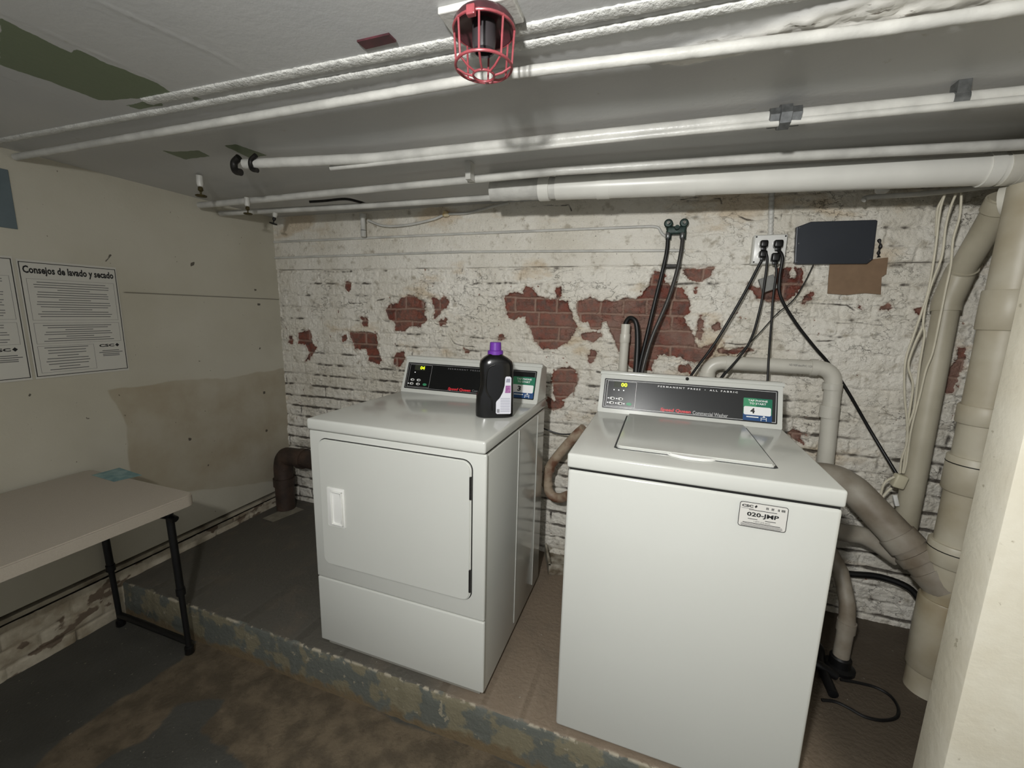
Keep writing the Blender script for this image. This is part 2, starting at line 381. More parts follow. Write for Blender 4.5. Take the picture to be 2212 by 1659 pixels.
    h = bare * brickh + paint * (brickh * .35 + ph)
    h = h * (1 - board) + board * bh + up * (1 - board) * .010
    dirt = np.clip(jw * jstr * (.5 + .45 * low + fbm(X, Z, .03, 97) * 1.6), 0, 1) * (1 - board); dirt = np.maximum(np.maximum(dirt, ck * 1.0), cr1 * .8 * (1 - board))
    edge = np.exp(-((Z - LEDGE + .004) / .0022) ** 2) * np.clip(.5 + 2 * fbm(X, Z, .08, 99), 0, 1); dirt = np.maximum(dirt, edge)
    return h, {'sd': np.clip(sd, -.05, .05), 'joint': joint, 'bvar': br, 'dirt': dirt, 'board': board}
t = NT('peeling_painted_brick')
sdn = t.math('ADD', t.attr('sd'), t.math('MULTIPLY', t.math('SUBTRACT', t.noise(160, 4), .5), .004))
bare = t.ss(sdn, .0008, -.0008)
brick = t.mix(t.attr('bvar'), (112, 58, 45), (134, 76, 60))
brick = t.mix(t.ss(t.noise(30, 6), .42, .62), brick, (92, 66, 58))
sxx = t.n.new('ShaderNodeSeparateXYZ'); t.l.new(t.tc, sxx.inputs[0]); brick = t.mix(t.math('MULTIPLY', t.ss(t.noise(4.5, 6), .40, .60), t.ss(sxx.outputs[0], 1.75, 2.0, .3, .85)), brick, (134, 106, 94))
brick = t.mix(t.attr('joint'), brick, (148, 122, 108))
pc = t.mix(t.ss(t.noise(3, 5), .35, .7), (232, 228, 218), (214, 208, 194))
pc = t.mix(t.ss(t.noise(22, 6), .55, .75), pc, (176, 168, 152))
pc = t.mix(t.math('MULTIPLY', t.ss(t.noise(2.2, 5, (1, 1, 2.2)), .56, .66), .55), pc, (196, 172, 136))
pc = t.mix(t.ss(t.noise(140, 3), .68, .74), pc, (84, 76, 66))
pc = t.mix(t.ss(t.attr('dirt'), .18, .75, 0, .9), pc, (62, 54, 46))
pc = t.mix(t.ss(t.attr('sd'), .012, .001, 0, .35), pc, (150, 124, 104))
rg = t.math('ABSOLUTE', t.math('SUBTRACT', t.noise(8, 5, (1, 1, 1.9), .58), .5))
rl = t.math('MULTIPLY', t.ss(rg, .008, .001), t.ss(t.noise(4, 3), .47, .62))
rl = t.math('MULTIPLY', rl, t.math('SUBTRACT', 1, t.math('MULTIPLY', t.attr('board'), .85)))
rg2 = t.math('ABSOLUTE', t.math('SUBTRACT', t.noise(22, 4, (1, 1, 1.6), .55), .5))
rl2 = t.math('MULTIPLY', t.ss(rg2, .013, .002), t.ss(t.noise(6.5, 3), .54, .66)); rl2 = t.math('MULTIPLY', rl2, t.math('SUBTRACT', 1, t.math('MULTIPLY', t.attr('board'), .8)))
pc = t.mix(t.math('MULTIPLY', rl, .62), pc, (84, 75, 65)); pc = t.mix(t.math('MULTIPLY', rl2, .32), pc, (110, 100, 88))
hb = t.math('SUBTRACT', t.math('ADD', t.math('MULTIPLY', t.noise(260, 4), .3), t.math('MULTIPLY', t.noise(38, 6, None, .62), 2.2)), t.math('MULTIPLY', t.math('ADD', rl, rl2), .5))
MWALL = t.done(t.mix(bare, pc, brick), t.ss(t.noise(12), .3, .7, .38, .6), hb, .0045, .4)
struct(field('wall_back', (BX0, 0, BZ0), (1, 0, 0), (0, 0, 1), 4.1, 1.89, .0036, wall_relief, MWALL, (0, -1, 0)))

# ------------------------------------------------------------------ left wall: painted board above old masonry
def L(x, y): q = U(x, y, 'x', .008); return (q.y, q.z)
def zl(pts): return [L(x / 3.16, 500 + y / 3.16) for x, y in pts]
STAIN = [zl([(735,1085),(1200,1020),(1560,985),(1960,935),(2000,1440),(1960,1700),(1000,1800),(880,1659),(860,1340),(790,1190)])]
LMARK = [zl(p) for p in ([(745,150),(765,160),(730,200),(720,215),(715,205),(740,175)], [(1300,215),(1330,205),(1325,230),(1300,240)], [(190,1105),(215,1108),(210,1125),(195,1130)],
 [(585,1268),(617,1272),(612,1280),(590,1280)], [(845,1250),(860,1250),(858,1262),(848,1262)], [(1795,1090),(1812,1092),(1810,1108),(1797,1110)], [(1812,1350),(1828,1352),(1826,1368),(1812,1368)],
 [(1285,1408),(1308,1410),(1306,1428),(1288,1428)], [(1355,880),(1370,880),(1368,888),(1356,888)], [(1768,792),(1780,792),(1778,806),(1768,804)], [(1735,392),(1752,394),(1750,406),(1736,405)],
 [(1755,490),(1778,492),(1776,506),(1758,505)], [(1395,1224),(1406,1224),(1404,1232),(1396,1232)], [(1415,1590),(1428,1590),(1426,1602),(1416,1602)])]
YL0 = -4.2
def left_relief(A, Bb):
    Y = A + YL0; Z = Bb + .108
    seam = np.exp(-((Z - 1.345) / .0022) ** 2) * np.clip((Y + .84) / .02, 0, 1)
    h = .0008 * fbm(Y, Z, .4, 5) - .004 * seam + .0006 * fbm(Y, Z, .05, 15)
    st = polysd(Y, Z, STAIN) + .05 * fbm(Y, Z, .2, 61) ; mk = polysd(Y, Z, LMARK)
    return h + 0, {'seam': seam, 'stain': np.clip(st, -.1, .1), 'mark': np.clip(mk, -.01, .01)}
t = NT('dingy_painted_board')
c = t.mix(t.ss(t.noise(1.6, 4), .35, .7), (192, 188, 174), (180, 175, 159))
c = t.mix(t.math('MULTIPLY', t.ss(t.attr('stain'), .006, -.004), t.ss(t.noise(5, 5), .2, .75, .95, .35)), c, (160, 148, 126))
c = t.mix(t.ss(t.noise(60, 3), .73, .76), c, (96, 88, 74))
c = t.mix(t.ss(t.attr('mark'), .0006, -.0006, 0, .85), c, (52, 46, 40))
c = t.mix(t.ss(t.attr('seam'), .2, .8, 0, .75), c, (50, 44, 36))
MLEFT = t.done(c, .55, t.noise(90, 4), .0006, .35)
field_left = struct(field('wall_left', (.008, YL0, .108), (0, 1, 0), (0, 0, 1), 4.2, 1.74, .006, left_relief, MLEFT, (1, 0, 0)))
bm = bmesh.new(); box(bm, -.03, YL0, .108, .0, 0, 1.86); box(bm, -.001, YL0, .108, .0078, -.001, .112)
struct(obj('wall_left', bm, mat('board_edge', (120, 112, 96), .7)))
bm = bmesh.new(); box(bm, -.03, YL0, .073, .011, -.002, .092, .002)
struct(obj('trim_1', bm, mat('old_trim_paint', (172, 164, 146), .5, col2=(100, 90, 74), scale=9, thr=(.3, .55), bump=.003)))
def leftlow(A, Bb):
    Y = A + YL0; Z = Bb - .18
    wz = Z + .012 * fbm(Y, Z, .15, 9) - .03; v = wz / .07; row = np.floor(v); fv = v - row
    u_ = Y / .21 + (row % 2) * .5 + .04 * fbm(Y, Z, .1, 8); fu = u_ - np.floor(u_)
    dj = np.minimum(np.minimum(fv, 1 - fv) * .07, np.minimum(fu, 1 - fu) * .21); jw = 1 - np.clip((dj - .001) / .009, 0, 1)
    js = np.clip(.5 + 1.6 * fbm(Y, Z, .2, 12), 0, 1)
    sd = fbm(Y, Z * 1.6, .09, 31, 5, .6) + .15
    return -.009 * jw * js + .01 * fbm(Y, Z, .07, 14, 5), {'sd': sd, 'dirt': jw * js}
t = NT('flaking_low_masonry')
c = t.mix(t.ss(t.noise(9, 6), .3, .7), (206, 198, 180), (150, 138, 118))
c = t.mix(t.ss(t.attr('sd'), .06, .0), c, (112, 98, 84)); c = t.mix(t.ss(t.attr('dirt'), .3, .9, 0, .8), c, (52, 44, 36))
struct(field('wall_left', (-.004, YL0, -.18), (0, 1, 0), (0, 0, 1), 4.2, .238, .0055, leftlow, t.done(c, .6, t.noise(120), .002), (1, 0, 0)))
bm = bmesh.new(); box(bm, -.03, YL0, -.2, -.022, 0, .112); struct(obj('wall_left', bm, mat('painted_gap_shade', (40, 34, 28), .9)))  # dark backing box: paints the shade inside the gaps around the trim

# ------------------------------------------------------------------ floor, raised platform
YS = -.975
def F(x, y): q = U(x, y, 'z', Z_FLOOR); return (q.x, q.y)
def zf(pts): return [F(x / 2.34, 950 + y / 2.34) for x, y in pts]
WORN = [zf([(120,1700),(330,1500),(640,1290),(900,1120),(1000,1000),(900,960),(1000,900),(1100,1000),(1400,1140),(1640,1260),(2000,1400),(2600,1700),(2550,1800),(2300,1700),(2200,1560),(2050,1560),(1900,1440),(1640,1390),(1400,1380),(1080,1300),(880,1340),(740,1510),(560,1600),(420,1720)]),
        [(.9, -1.25), (1.2, -1.3), (1.5, -1.2), (1.7, -1.25), (2.3, -1.1), (2.4, -.98), (.8, -.98)]]
def floor_relief(A, Bb):
    X = A - .05; Y = Bb - 3.2
    sd = polysd(X, Y, WORN) + .05 * fbm(X, Y, .12, 3, 5, .6) + .02 * fbm(X, Y, .03, 4, 4)
    return .003 * fbm(X, Y, .3, 6) - .001 * (sd < 0), {'sd': np.clip(sd, -.1, .1)}
t = NT('worn_grey_floor_paint')
c = t.mix(t.ss(t.noise(3, 5), .35, .7), (80, 79, 74), (68, 67, 62)); c = t.mix(t.ss(t.noise(60, 3), .68, .74), c, (140, 134, 120))
w = t.mix(t.ss(t.noise(14, 6), .35, .65), (110, 98, 81), (84, 75, 62)); w = t.mix(t.ss(t.noise(30, 8, None, .7), .55, .75, 0, .8), w, (70, 62, 52))
c = t.mix(t.ss(t.attr('sd'), .006, -.01), c, w)
struct(field('floor', (-.05, -3.2, Z_FLOOR), (1, 0, 0), (0, 1, 0), 4.4, 2.3, .012, floor_relief, t.done(c, .6, t.noise(80, 5), .003), (0, 0, 1)))
t = NT('platform_concrete')
g = t.n.new('ShaderNodeNewGeometry'); sx = t.n.new('ShaderNodeSeparateXYZ'); t.l.new(g.outputs['Position'], sx.inputs[0]); sn = t.n.new('ShaderNodeSeparateXYZ'); t.l.new(g.outputs['Normal'], sn.inputs[0])
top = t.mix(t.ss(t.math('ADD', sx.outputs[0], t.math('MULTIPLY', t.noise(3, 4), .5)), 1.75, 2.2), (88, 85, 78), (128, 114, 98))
top = t.mix(t.ss(sx.outputs[0], 2.75, 2.95), top, (84, 75, 64))  # shade right of the washer, painted into the platform colour
top = t.mix(t.ss(t.noise(8, 5), .5, .7, 0, .4), top, (108, 98, 86)); top = t.mix(t.ss(t.noise(70, 3), .7, .74), top, (150, 146, 136))
fr = t.mix(t.ss(t.noise(9, 6), .5, .56), (98, 101, 95), (124, 118, 98)); fr = t.mix(t.ss(t.noise(30, 5), .64, .68), fr, (146, 140, 122))
fr = t.mix(t.ss(t.math('SUBTRACT', sx.outputs[2], t.math('MULTIPLY', t.noise(18), .12)), -.18, -.21), fr, (112, 98, 76))
rim = t.math('MULTIPLY', t.ss(sx.outputs[2], -.012, -.003), t.math('MULTIPLY', t.ss(sx.outputs[1], YS + .012, YS + .004), t.ss(t.noise(26, 4), .5, .56)))
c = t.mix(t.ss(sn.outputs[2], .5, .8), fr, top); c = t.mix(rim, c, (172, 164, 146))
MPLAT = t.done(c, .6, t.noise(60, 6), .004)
bm = bmesh.new(); bmesh.ops.create_grid(bm, x_segments=300, y_segments=2, size=1)
bm.free(); bm = bmesh.new()
prof = [(YS - .004, Z_FLOOR - .02), (YS - .002, -.1), (YS, -.05), (YS + .001, -.012), (YS + .005, -.003), (YS + .012, 0), (YS + .3, 0), (-.4, 0), (.02, 0)]
nx = 420; rows = []
for i in range(nx + 1):
    x = -.03 + 4.1 * i / nx; d = mnoise(Vector((x * 4, 0, 0))) * .006 + mnoise(Vector((x * 25, 3, 0))) * .003; e = max(0, mnoise(Vector((x * 14, 9, 0)))) * .010
    rows.append([bm.verts.new((x, p[0] + (d if k < 6 else 0) + (e if k == 4 else 0), p[1] - (e * .5 if k in (3, 4) else 0))) for k, p in enumerate(prof)])
for i in range(nx):
    for k in range(len(prof) - 1): bm.faces.new((rows[i][k], rows[i + 1][k], rows[i + 1][k + 1], rows[i][k + 1]))
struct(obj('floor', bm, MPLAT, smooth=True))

# ------------------------------------------------------------------ ceiling with painted strips
def G(x, y): q = U(x, y, 'z', Z_CEIL); return (q.x, q.y)
GREENP = [[G(*p) for p in q] for q in (
 [(0,32),(45,62),(75,75),(160,118),(165,105),(215,130),(340,180),(372,200),(345,205),(300,212),(215,217),(160,195),(60,160),(0,140)],
 [(270,228),(345,212),(350,228),(300,235)], [(350,325),(375,328),(430,325),(455,338),(400,345)], [(485,315),(510,312),(575,335),(540,342)], [(415,208),(440,212),(420,218)])]
SEAMS = [[G(0, 25), G(360, 182), G(430, 225)], [G(205, 0), G(470, 120), G(600, 200)], [G(0, 160), G(180, 225), G(240, 262)], [G(1218, 218), G(1246, 280)], [G(70, 325), G(160, 318), G(300, 283), G(590, 205)]]
LUMP = [[G(*p) for p in q] for q in ([(1400,130),(1500,95),(1620,70),(1750,22),(1900,-15),(2212,-80),(2600,-150),(2700,-60),(2212,10),(2010,42),(1850,66),(1720,90),(1600,110),(1480,135)],)]
def ceil_relief(A, Bb):
    X = A - .03; Y = Bb - 3.2
    g = polysd(X, Y, GREENP) + .01 * fbm(X, Y, .04, 3, 4); l = polysd(X, Y, LUMP) + .02 * fbm(X, Y, .05, 5, 5)
    s = linesd(X, Y, SEAMS); sm = np.exp(-(s / .003) ** 2) * np.clip(.5 + 2 * fbm(X, Y, .2, 8), 0, 1)
    lm = 1 / (1 + np.exp(l / .004)); flat = .0015 * fbm(X, Y, .25, 12) + .002 * sm
    return flat + lm * (.006 + .030 * np.abs(fbm(X * .7, Y * 2.2, .07, 14, 5, .7)) + .006 * fbm(X, Y, .02, 15, 3)), {'green': np.clip(g, -.05, .05), 'lump': lm, 'seam': sm}
t = NT('painted_ceiling_board')
c = t.mix(t.ss(t.noise(1.5, 5), .35, .7), (192, 192, 190), (182, 183, 183))
c = t.mix(t.ss(t.noise(24, 5), .68, .76), c, (176, 174, 166))
c = t.mix(t.ss(t.math('ADD', t.attr('green'), t.math('MULTIPLY', t.math('SUBTRACT', t.noise(40), .5), .012)), .001, -.001, 0, 1), c, (106, 118, 92))
c = t.mix(t.ss(t.attr('seam'), .5, .9, 0, .4), c, (110, 106, 94))
c = t.mix(t.attr('lump'), c, (232, 230, 224)); c = t.mix(t.math('MULTIPLY', t.attr('lump'), t.ss(t.noise(28, 6, (.5, 2, 1), .65), .57, .64)), c, (120, 114, 104))
struct(field('ceiling', (-.03, -3.2, Z_CEIL), (1, 0, 0), (0, 1, 0), 4.1, 3.23, .008, ceil_relief, t.done(c, .42, t.noise(70, 4), .0005, .4), (0, 0, -1)))
bm = bmesh.new(); box(bm, -.05, -3.25, Z_CEIL + .02, 4.2, .05, Z_CEIL + .06); struct(obj('ceiling', bm, CARD))
def strip(name, ya, yb, z, w, h, x0, x1, m, amp, seed):
    bm = bmesh.new(); N = int((x1 - x0) / .006); rings = []
    for i in range(N + 1):
        x = x0 + (x1 - x0) * i / N; y = ya + (yb - ya) * i / N; ring = []
        for k in range(9):
            a = PI * k / 8; q = 1 + amp * mnoise(Vector((x * 90 + seed, k * .9, 1))) + .5 * amp * mnoise(Vector((x * 220, k * 1.3, seed)))
            ring.append(bm.verts.new((x, y - w / 2 * math.cos(a) * q, z - h * math.sin(a) ** .6 * q)))
        rings.append(ring)
    for i in range(N):
        for k in range(8): bm.faces.new((rings[i][k], rings[i][k + 1], rings[i + 1][k + 1], rings[i + 1][k]))
    bmesh.ops.recalc_face_normals(bm, faces=bm.faces)
    return struct(obj(name, bm, m, smooth=True))
strip('trim_2', -1.222, -1.186, Z_CEIL, .030, .0065, .93, 3.6, PAINTROUGH, .18, 3)
strip('trim_3', -1.180, -1.148, Z_CEIL, .024, .008, .0, 3.6, PAINTROUGH, .15, 17)

# right-hand partition end beside the camera
t = NT('cream_plaster'); c = t.mix(t.ss(t.noise(6, 5), .35, .7), (240, 235, 218), (230, 223, 203)); c = t.mix(t.ss(t.noise(34, 4), .68, .74), c, (196, 188, 166))
MJ = t.done(c, .55, t.noise(50, 5), .0015)
XR = 3.05
bm = bmesh.new(); box(bm, XR, -.885, -.19, 4.05, -.786, Z_CEIL + .01, .002); struct(obj('wall_right', bm, MJ, smooth=True))
bm = bmesh.new(); box(bm, 4.0, -.8, -.19, 4.05, .05, Z_CEIL + .03); struct(obj('wall_right', bm, MJ))
bm = bmesh.new(); box(bm, 4.0, -3.3, -.19, 4.05, -.88, Z_CEIL + .03); struct(obj('wall_right', bm, MJ))
# ------------------------------------------------------------------ laundry machines
def conmtx(D, c):
    """frame of the leaning console face: X along width, Y up the face, Z out of it"""
    upv = Vector((0, .06, c)).normalized(); xv = Vector((1, 0, 0)); n = xv.cross(upv)
    return Matrix.Translation((0, D, .914)) @ Matrix((xv, upv, n)).transposed().to_4x4(), Vector((0, .06, c)).length
def slab(bm, pts, z0, z1, mtx):
    """polygon in local XY, raised z0..z1"""
    prism(bm, pts, -z1, -z0, mtx @ Matrix.Rotation(PI / 2, 4, 'X').inverted() @ Matrix.Scale(1, 4) if False else mtx @ Matrix(((1, 0, 0, 0), (0, 0, 1, 0), (0, -1, 0, 0), (0, 0, 0, 1))))
def off(pts, x, y): return [(p[0] + x, p[1] + y) for p in pts]
def ellipse(cx, cy, rx, ry, n=18): return [(cx + rx * math.cos(2 * PI * k / n), cy + ry * math.sin(2 * PI * k / n)) for k in range(n)]
def frame_lines(bm, x0, y0, x1, y1, w, z, mtx):
    for a in ((x0, y0, x1, y0 + w), (x0, y1 - w, x1, y1), (x0, y0, x0 + w, y1), (x1 - w, y0, x1, y1)):
        slab(bm, [(a[0], a[1]), (a[2], a[1]), (a[2], a[3]), (a[0], a[3])], z, z + .0003, mtx)
T = Matrix.Translation
def console(root, Wd, D, c, digits, number, washer):
    m, H = conmtx(D, c)
    # housing: wedge with a round top rail
    bm = bmesh.new(); B = D + .15; zt = .914 + c
    pr = [(D, .914), (D + .06, zt - .004), (D + .058, zt + .004), (D + .064, zt + .010), (D + .078, zt + .011), (B, zt - .012), (B, .914)]
    t_ = bmesh.new(); x0, x1 = .002, Wd - .004
    va = [t_.verts.new((x0, y, z)) for y, z in pr]; vb = [t_.verts.new((x1, y, z)) for y, z in pr]
    t_.faces.new(va); t_.faces.new(vb[::-1])
    for i in range(len(pr)): j = (i + 1) % len(pr); t_.faces.new((va[i], vb[i], vb[j], va[j]))
    bmesh.ops.recalc_face_normals(t_, faces=t_.faces); bmesh.ops.bevel(t_, geom=[e for e in t_.edges if abs(e.verts[0].co.x - e.verts[1].co.x) < 1e-6], offset=.002, segments=2, affect='EDGES')
    merge(bm, t_); seg(bm, (-.001, D + .066, zt + .001), (Wd, D + .066, zt + .001), .0085, 14)
    con = obj('console', bm, ENAMEL, root, smooth=True)
    fx0, fx1 = .0185, Wd - .0205; fy0, fy1 = .105 * H, .868 * H; fw = fx1 - fx0; fh = fy1 - fy0
    def q(fx, fy): return fx0 + fw * fx, fy0 + fh * fy      # fractions, y from the bottom
    bm = bmesh.new(); slab(bm, off(rrect(fw, fh, .004), fx0, fy0), .0002, .0022, m)
    obj('control_panel', bm, BLACKGLOSS_SHEEN if washer else BLACKGLOSS, con)
    Z = .0023
    bm = bmesh.new(); frame_lines(bm, fx0 + .005, fy0 + .005, fx1 - .005, fy1 - .005, .0011, Z, m)
    ax, ay = q(.022, .075); bx, by = q(.205, .93); frame_lines(bm, ax, ay, bx, by, .0010, Z, m)
    obj('outline_print', bm, WHITEP if washer else GREYP, con)
    bm = bmesh.new(); ax, ay = q(.062, .72); bx, by = q(.150, .92); slab(bm, [(ax, ay), (bx, ay), (bx, by), (ax, by)], Z - .0002, Z + .0004, m)
    obj('display', bm, mat('display_window', (52, 56, 44), .2), con)
    ax, ay = q(.108, .75); text('digits', digits, LCD, con, m @ T((ax, ay, Z + .0008)), .024, .016, bold=.03)
    for f, g in ((.066, .63), (.096, .63), (.127, .63), (.035, .34), (.088, .34), (.033, .19), (.086, .19), (.137, .19)) if washer else ((.07, .63), (.03, .19)):
        x, y = q(f, g); bm = bmesh.new(); slab(bm, ellipse(x, y, .0022, .0022, 10), Z, Z + .001, m); obj('indicator_light', bm, LED, con)
    for f, g, mm in ((.06, .34, WHITEP), (.112, .34, WHITEP), (.058, .19, WHITEP), (.112, .19, WHITEP), (.168, .19, GREEN2)):
        x, y = q(f, g); bm = bmesh.new(); slab(bm, ellipse(x, y, .0105, .006), Z - .0002, Z + .0012, m)
        if mm is WHITEP: t_ = bmesh.new()
        b_ = obj('button', bm, mm if mm is GREEN2 else mat('button_white', (206, 206, 204), .4), con)
        if mm is WHITEP:
            bm = bmesh.new(); slab(bm, ellipse(x + .002, y - .0005, .004, .0034, 10), Z + .001, Z + .0015, m); b_.data.materials.append(INK)
            me = bpy.data.meshes.new('x'); bm.to_mesh(me); bm.free()
            bb = bmesh.new(); bb.from_mesh(b_.data); n0 = len(bb.faces); bb.from_mesh(me); bb.faces.ensure_lookup_table()
            for fi in range(n0, len(bb.faces)): bb.faces[fi].material_index = 1
            bb.to_mesh(b_.data); bb.free()
    ax, ay = q(.335, .835); s1 = 'P E R M A N E N T   P R E S S    \u2022    A L L   F A B R I C'
    text('lettering', s1, WHITEP if washer else mat('dim_print', (110, 110, 112), .4), con, m @ T((ax, ay, Z)), fw * .455, .0062, bold=.022)
    ax, ay = q(.36, .045); text('lettering', 'Speed Queen', REDP, con, m @ T((ax, ay, Z)), fw * .178, .0165, bold=.045, shear=.15)
    ax, ay = q(.548, .06); text('lettering', 'Commercial Washer' if washer else 'Commercial Dryer', GREYP if washer else mat('dim_print', (110, 110, 112), .4), con, m @ T((ax, ay, Z)), fw * .195, .0135, bold=.018)
    # phone-payment sticker
    ax, ay = q(.822, .04) if washer else q(.84, .03); bx, by = q(.985, .82); sw, sh = (.092, .083) if washer else (.100, .094)
    bm = bmesh.new(); slab(bm, off(rrect(sw, sh, .003), ax, ay), Z, Z + .0004, m); st = obj('payment_sticker', bm, GREEN, con)
    def p(nm, x0, y0, x1, y1, mm, r=.001, z=.0005):
        bm = bmesh.new(); slab(bm, off(rrect(sw * (x1 - x0), sh * (y1 - y0), r, 4), ax + sw * x0, ay + sh * y0), Z + .0003, Z + .0003 + z, m); return bm, mm
    me_parts = [p('', 0, .0, 1, .30, BLUE, .002), p('', .02, .25, .96, .62, WHITEP, .005, .0009), p('', .0, .62, .45, .985, GREEN2, .002)]
    bb = bmesh.new()
    for i, (b1, mm) in enumerate(me_parts):
        me = bpy.data.meshes.new('x'); b1.to_mesh(me); b1.free(); n0 = len(bb.faces); bb.from_mesh(me); bb.faces.ensure_lookup_table()
        for fi in range(n0, len(bb.faces)): bb.faces[fi].material_index = i + 1
    m0 = bmesh.new(); m0.from_mesh(st.data); n0 = len(m0.faces); me = bpy.data.meshes.new('x'); bb.to_mesh(me); bb.free(); m0.from_mesh(me); m0.to_mesh(st.data); m0.free()
    for _, mm in me_parts: st.data.materials.append(mm)
    text('lettering', 'TAP PHONE', WHITEP, con, m @ T((ax + sw * .16, ay + sh * .845, Z + .0012)), sw * .68, sh * .088, bold=.025)
    text('lettering', 'TO START', WHITEP, con, m @ T((ax + sw * .21, ay + sh * .715, Z + .0012)), sw * .58, sh * .088, bold=.025)
    text('lettering', number, INK, con, m @ T((ax + sw * .25, ay + sh * .32, Z + .0014)), sw * .155, sh * .24, bold=.04)
    bm = bmesh.new(); y0 = ay + sh * .02
    for gx, gy, w_, h_ in ((.12, .14, .42, .045), (.62, .02, .02, .16), (.80, .02, .02, .16), (.62, .10, .2, .02), (.66, .17, .12, .02), (.70, .19, .05, .05)):
        slab(bm, [(ax + sw * gx, ay + sh * gy), (ax + sw * (gx + w_), ay + sh * gy), (ax + sw * (gx + w_), ay + sh * (gy + h_)), (ax + sw * gx, ay + sh * (gy + h_))], Z + .0009, Z + .0011, m)
    obj('small_print', bm, WHITEP, con)
    return con, m
def id_sticker(root, x0, z0, code, w=.1035, h=.064, parent=None):
    mtx = Matrix(((1, 0, 0, x0), (0, 0, -1, -.0007), (0, 1, 0, z0), (0, 0, 0, 1)))
    bm = bmesh.new(); slab(bm, rrect(w, h, .006), 0, .0005, mtx); s = obj('id_sticker', bm, INK, root, label='white sticker with black border and the code ' + code)
    bm = bmesh.new(); slab(bm, off(rrect(w - .0026, h - .0026, .005), .0013, .0013), .0004, .0007, mtx); obj('sticker_face', bm, PAPER, s)
    text('lettering', code, INK, s, mtx @ T((w * .17, h * .40, .001)), w * .66, h * .22, bold=.03)
    text('lettering', 'CSC', INK, s, mtx @ T((w * .045, h * .80, .001)), w * .24, h * .105, bold=.05)
    bm = bmesh.new()
    slab(bm, [(w * .33, h * .80), (w * .37, h * .86), (w * .35, h * .93), (w * .31, h * .86)], .0008, .001, mtx)
    for k in range(22):
        if random.random() < .75: slab(bm, [(w * (.55 + k * .0185), h * .80), (w * (.55 + k * .0185 + random.uniform(.008, .017)), h * .80), (w * (.55 + k * .0185 + .013), h * .89), (w * (.55 + k * .0185), h * .89)], .0008, .001, mtx)
    for a, b_, y in ((.2, .78, .70), (.2, .4, .335), (.56, .78, .325), (.1, .88, .17)): slab(bm, [(w * a, h * y), (w * b_, h * y), (w * b_, h * (y + .022)), (w * a, h * (y + .022))], .0008, .001, mtx)
    obj('small_print', bm, INK, s)
    bm = bmesh.new()
    for a, b_, y in ((.045, .3, .745), (.07, .92, .13), (.06, .93, .095), (.06, .93, .06), (.07, .9, .03)): slab(bm, [(w * a, h * y), (w * b_, h * y), (w * b_, h * (y + .014)), (w * a, h * (y + .014))], .0008, .001, mtx)
    obj('fine_print', bm, INKG, s)
    text('lettering', '1-877-264-6622', INKG, s, mtx @ T((w * .33, h * .22, .001)), w * .34, h * .07)

# washer
WX, WY, WT, WW = 2.073, -.963, -.0155, .651
wr_ = thing('washing_machine', 'white top-loading washing machine numbered 4, right of the dryer on the platform', 'washing machine', (WX, WY, 0), WT)
bm = bmesh.new(); box(bm, .003, .003, .018, WW - .003, .69, .866, .009, 3); obj('cabinet', bm, ENAMEL, wr_, smooth=True)
bm = bmesh.new(); box(bm, .008, .008, .860, WW - .008, .68, .875, 0); obj('cabinet_seam', bm, GAP, wr_)
bm = bmesh.new(); box(bm, 0, 0, .8715, WW, .70, .914, .007, 3); obj('top_panel', bm, ENAMEL, wr_, smooth=True)
bm = bmesh.new(); mt = Matrix(((1, 0, 0, 0), (0, 1, 0, 0), (0, 0, 1, .914), (0, 0, 0, 1)))
slab(bm, [(.116, .104), (.126, .096), (.524, .096), (.534, .104), (.530, .52), (.118, .52)], .0, .0012, mt); obj('lid_gap', bm, mat('lid_gap_grey', (60, 62, 62), .6), wr_)
bm = bmesh.new(); pts = [(.122, .112), (.128, .102), (.135, .0995), (.515, .0995), (.523, .102), (.529, .112), (.524, .535), (.124, .535)]
t_ = bmesh.new(); slab(t_, pts, .0, .0085, mt); bmesh.ops.bevel(t_, geom=[e for e in t_.edges if min(e.verts[0].co.z, e.verts[1].co.z) > .92], offset=.004, segments=3, affect='EDGES'); merge(bm, t_)
lid = obj('lid', bm, ENAMEL, wr_, smooth=True)
bm = bmesh.new(); slab(bm, [(.262, .101), (.272, .088), (.295, .079), (.325, .075), (.352, .077), (.374, .084), (.388, .101)], .001, .0075, mt); bmesh.ops.bevel(bm, geom=[e for e in bm.edges if min(e.verts[0].co.z, e.verts[1].co.z) > .92], offset=.004, segments=3, affect='EDGES'); obj('lid_handle', bm, ENAMEL2, lid, smooth=True)
con, cm = console(wr_, WW, .553, .148, '00', '4', True)
bm = bmesh.new(); zt = .914 + .148; lathe(bm, [(.0062, 0), (.0062, .0035), (.004, .005)], 16, along((.327, .553 + .0575, zt + .001), (.327, .553 + .04, zt + .003))); obj('rail_plug', bm, GAP, con, smooth=True)
id_sticker(wr_, .4365, .7885, '020-JMP')
for x, y in ((.05, .05), (.6, .05), (.05, .63), (.6, .63)):
    bm = bmesh.new(); lathe(bm, [(.02, 0), (.022, .006), (.012, .01), (.010, .022)], 14, T((x, y, .001))); obj('foot', bm, GAP, wr_, smooth=True)

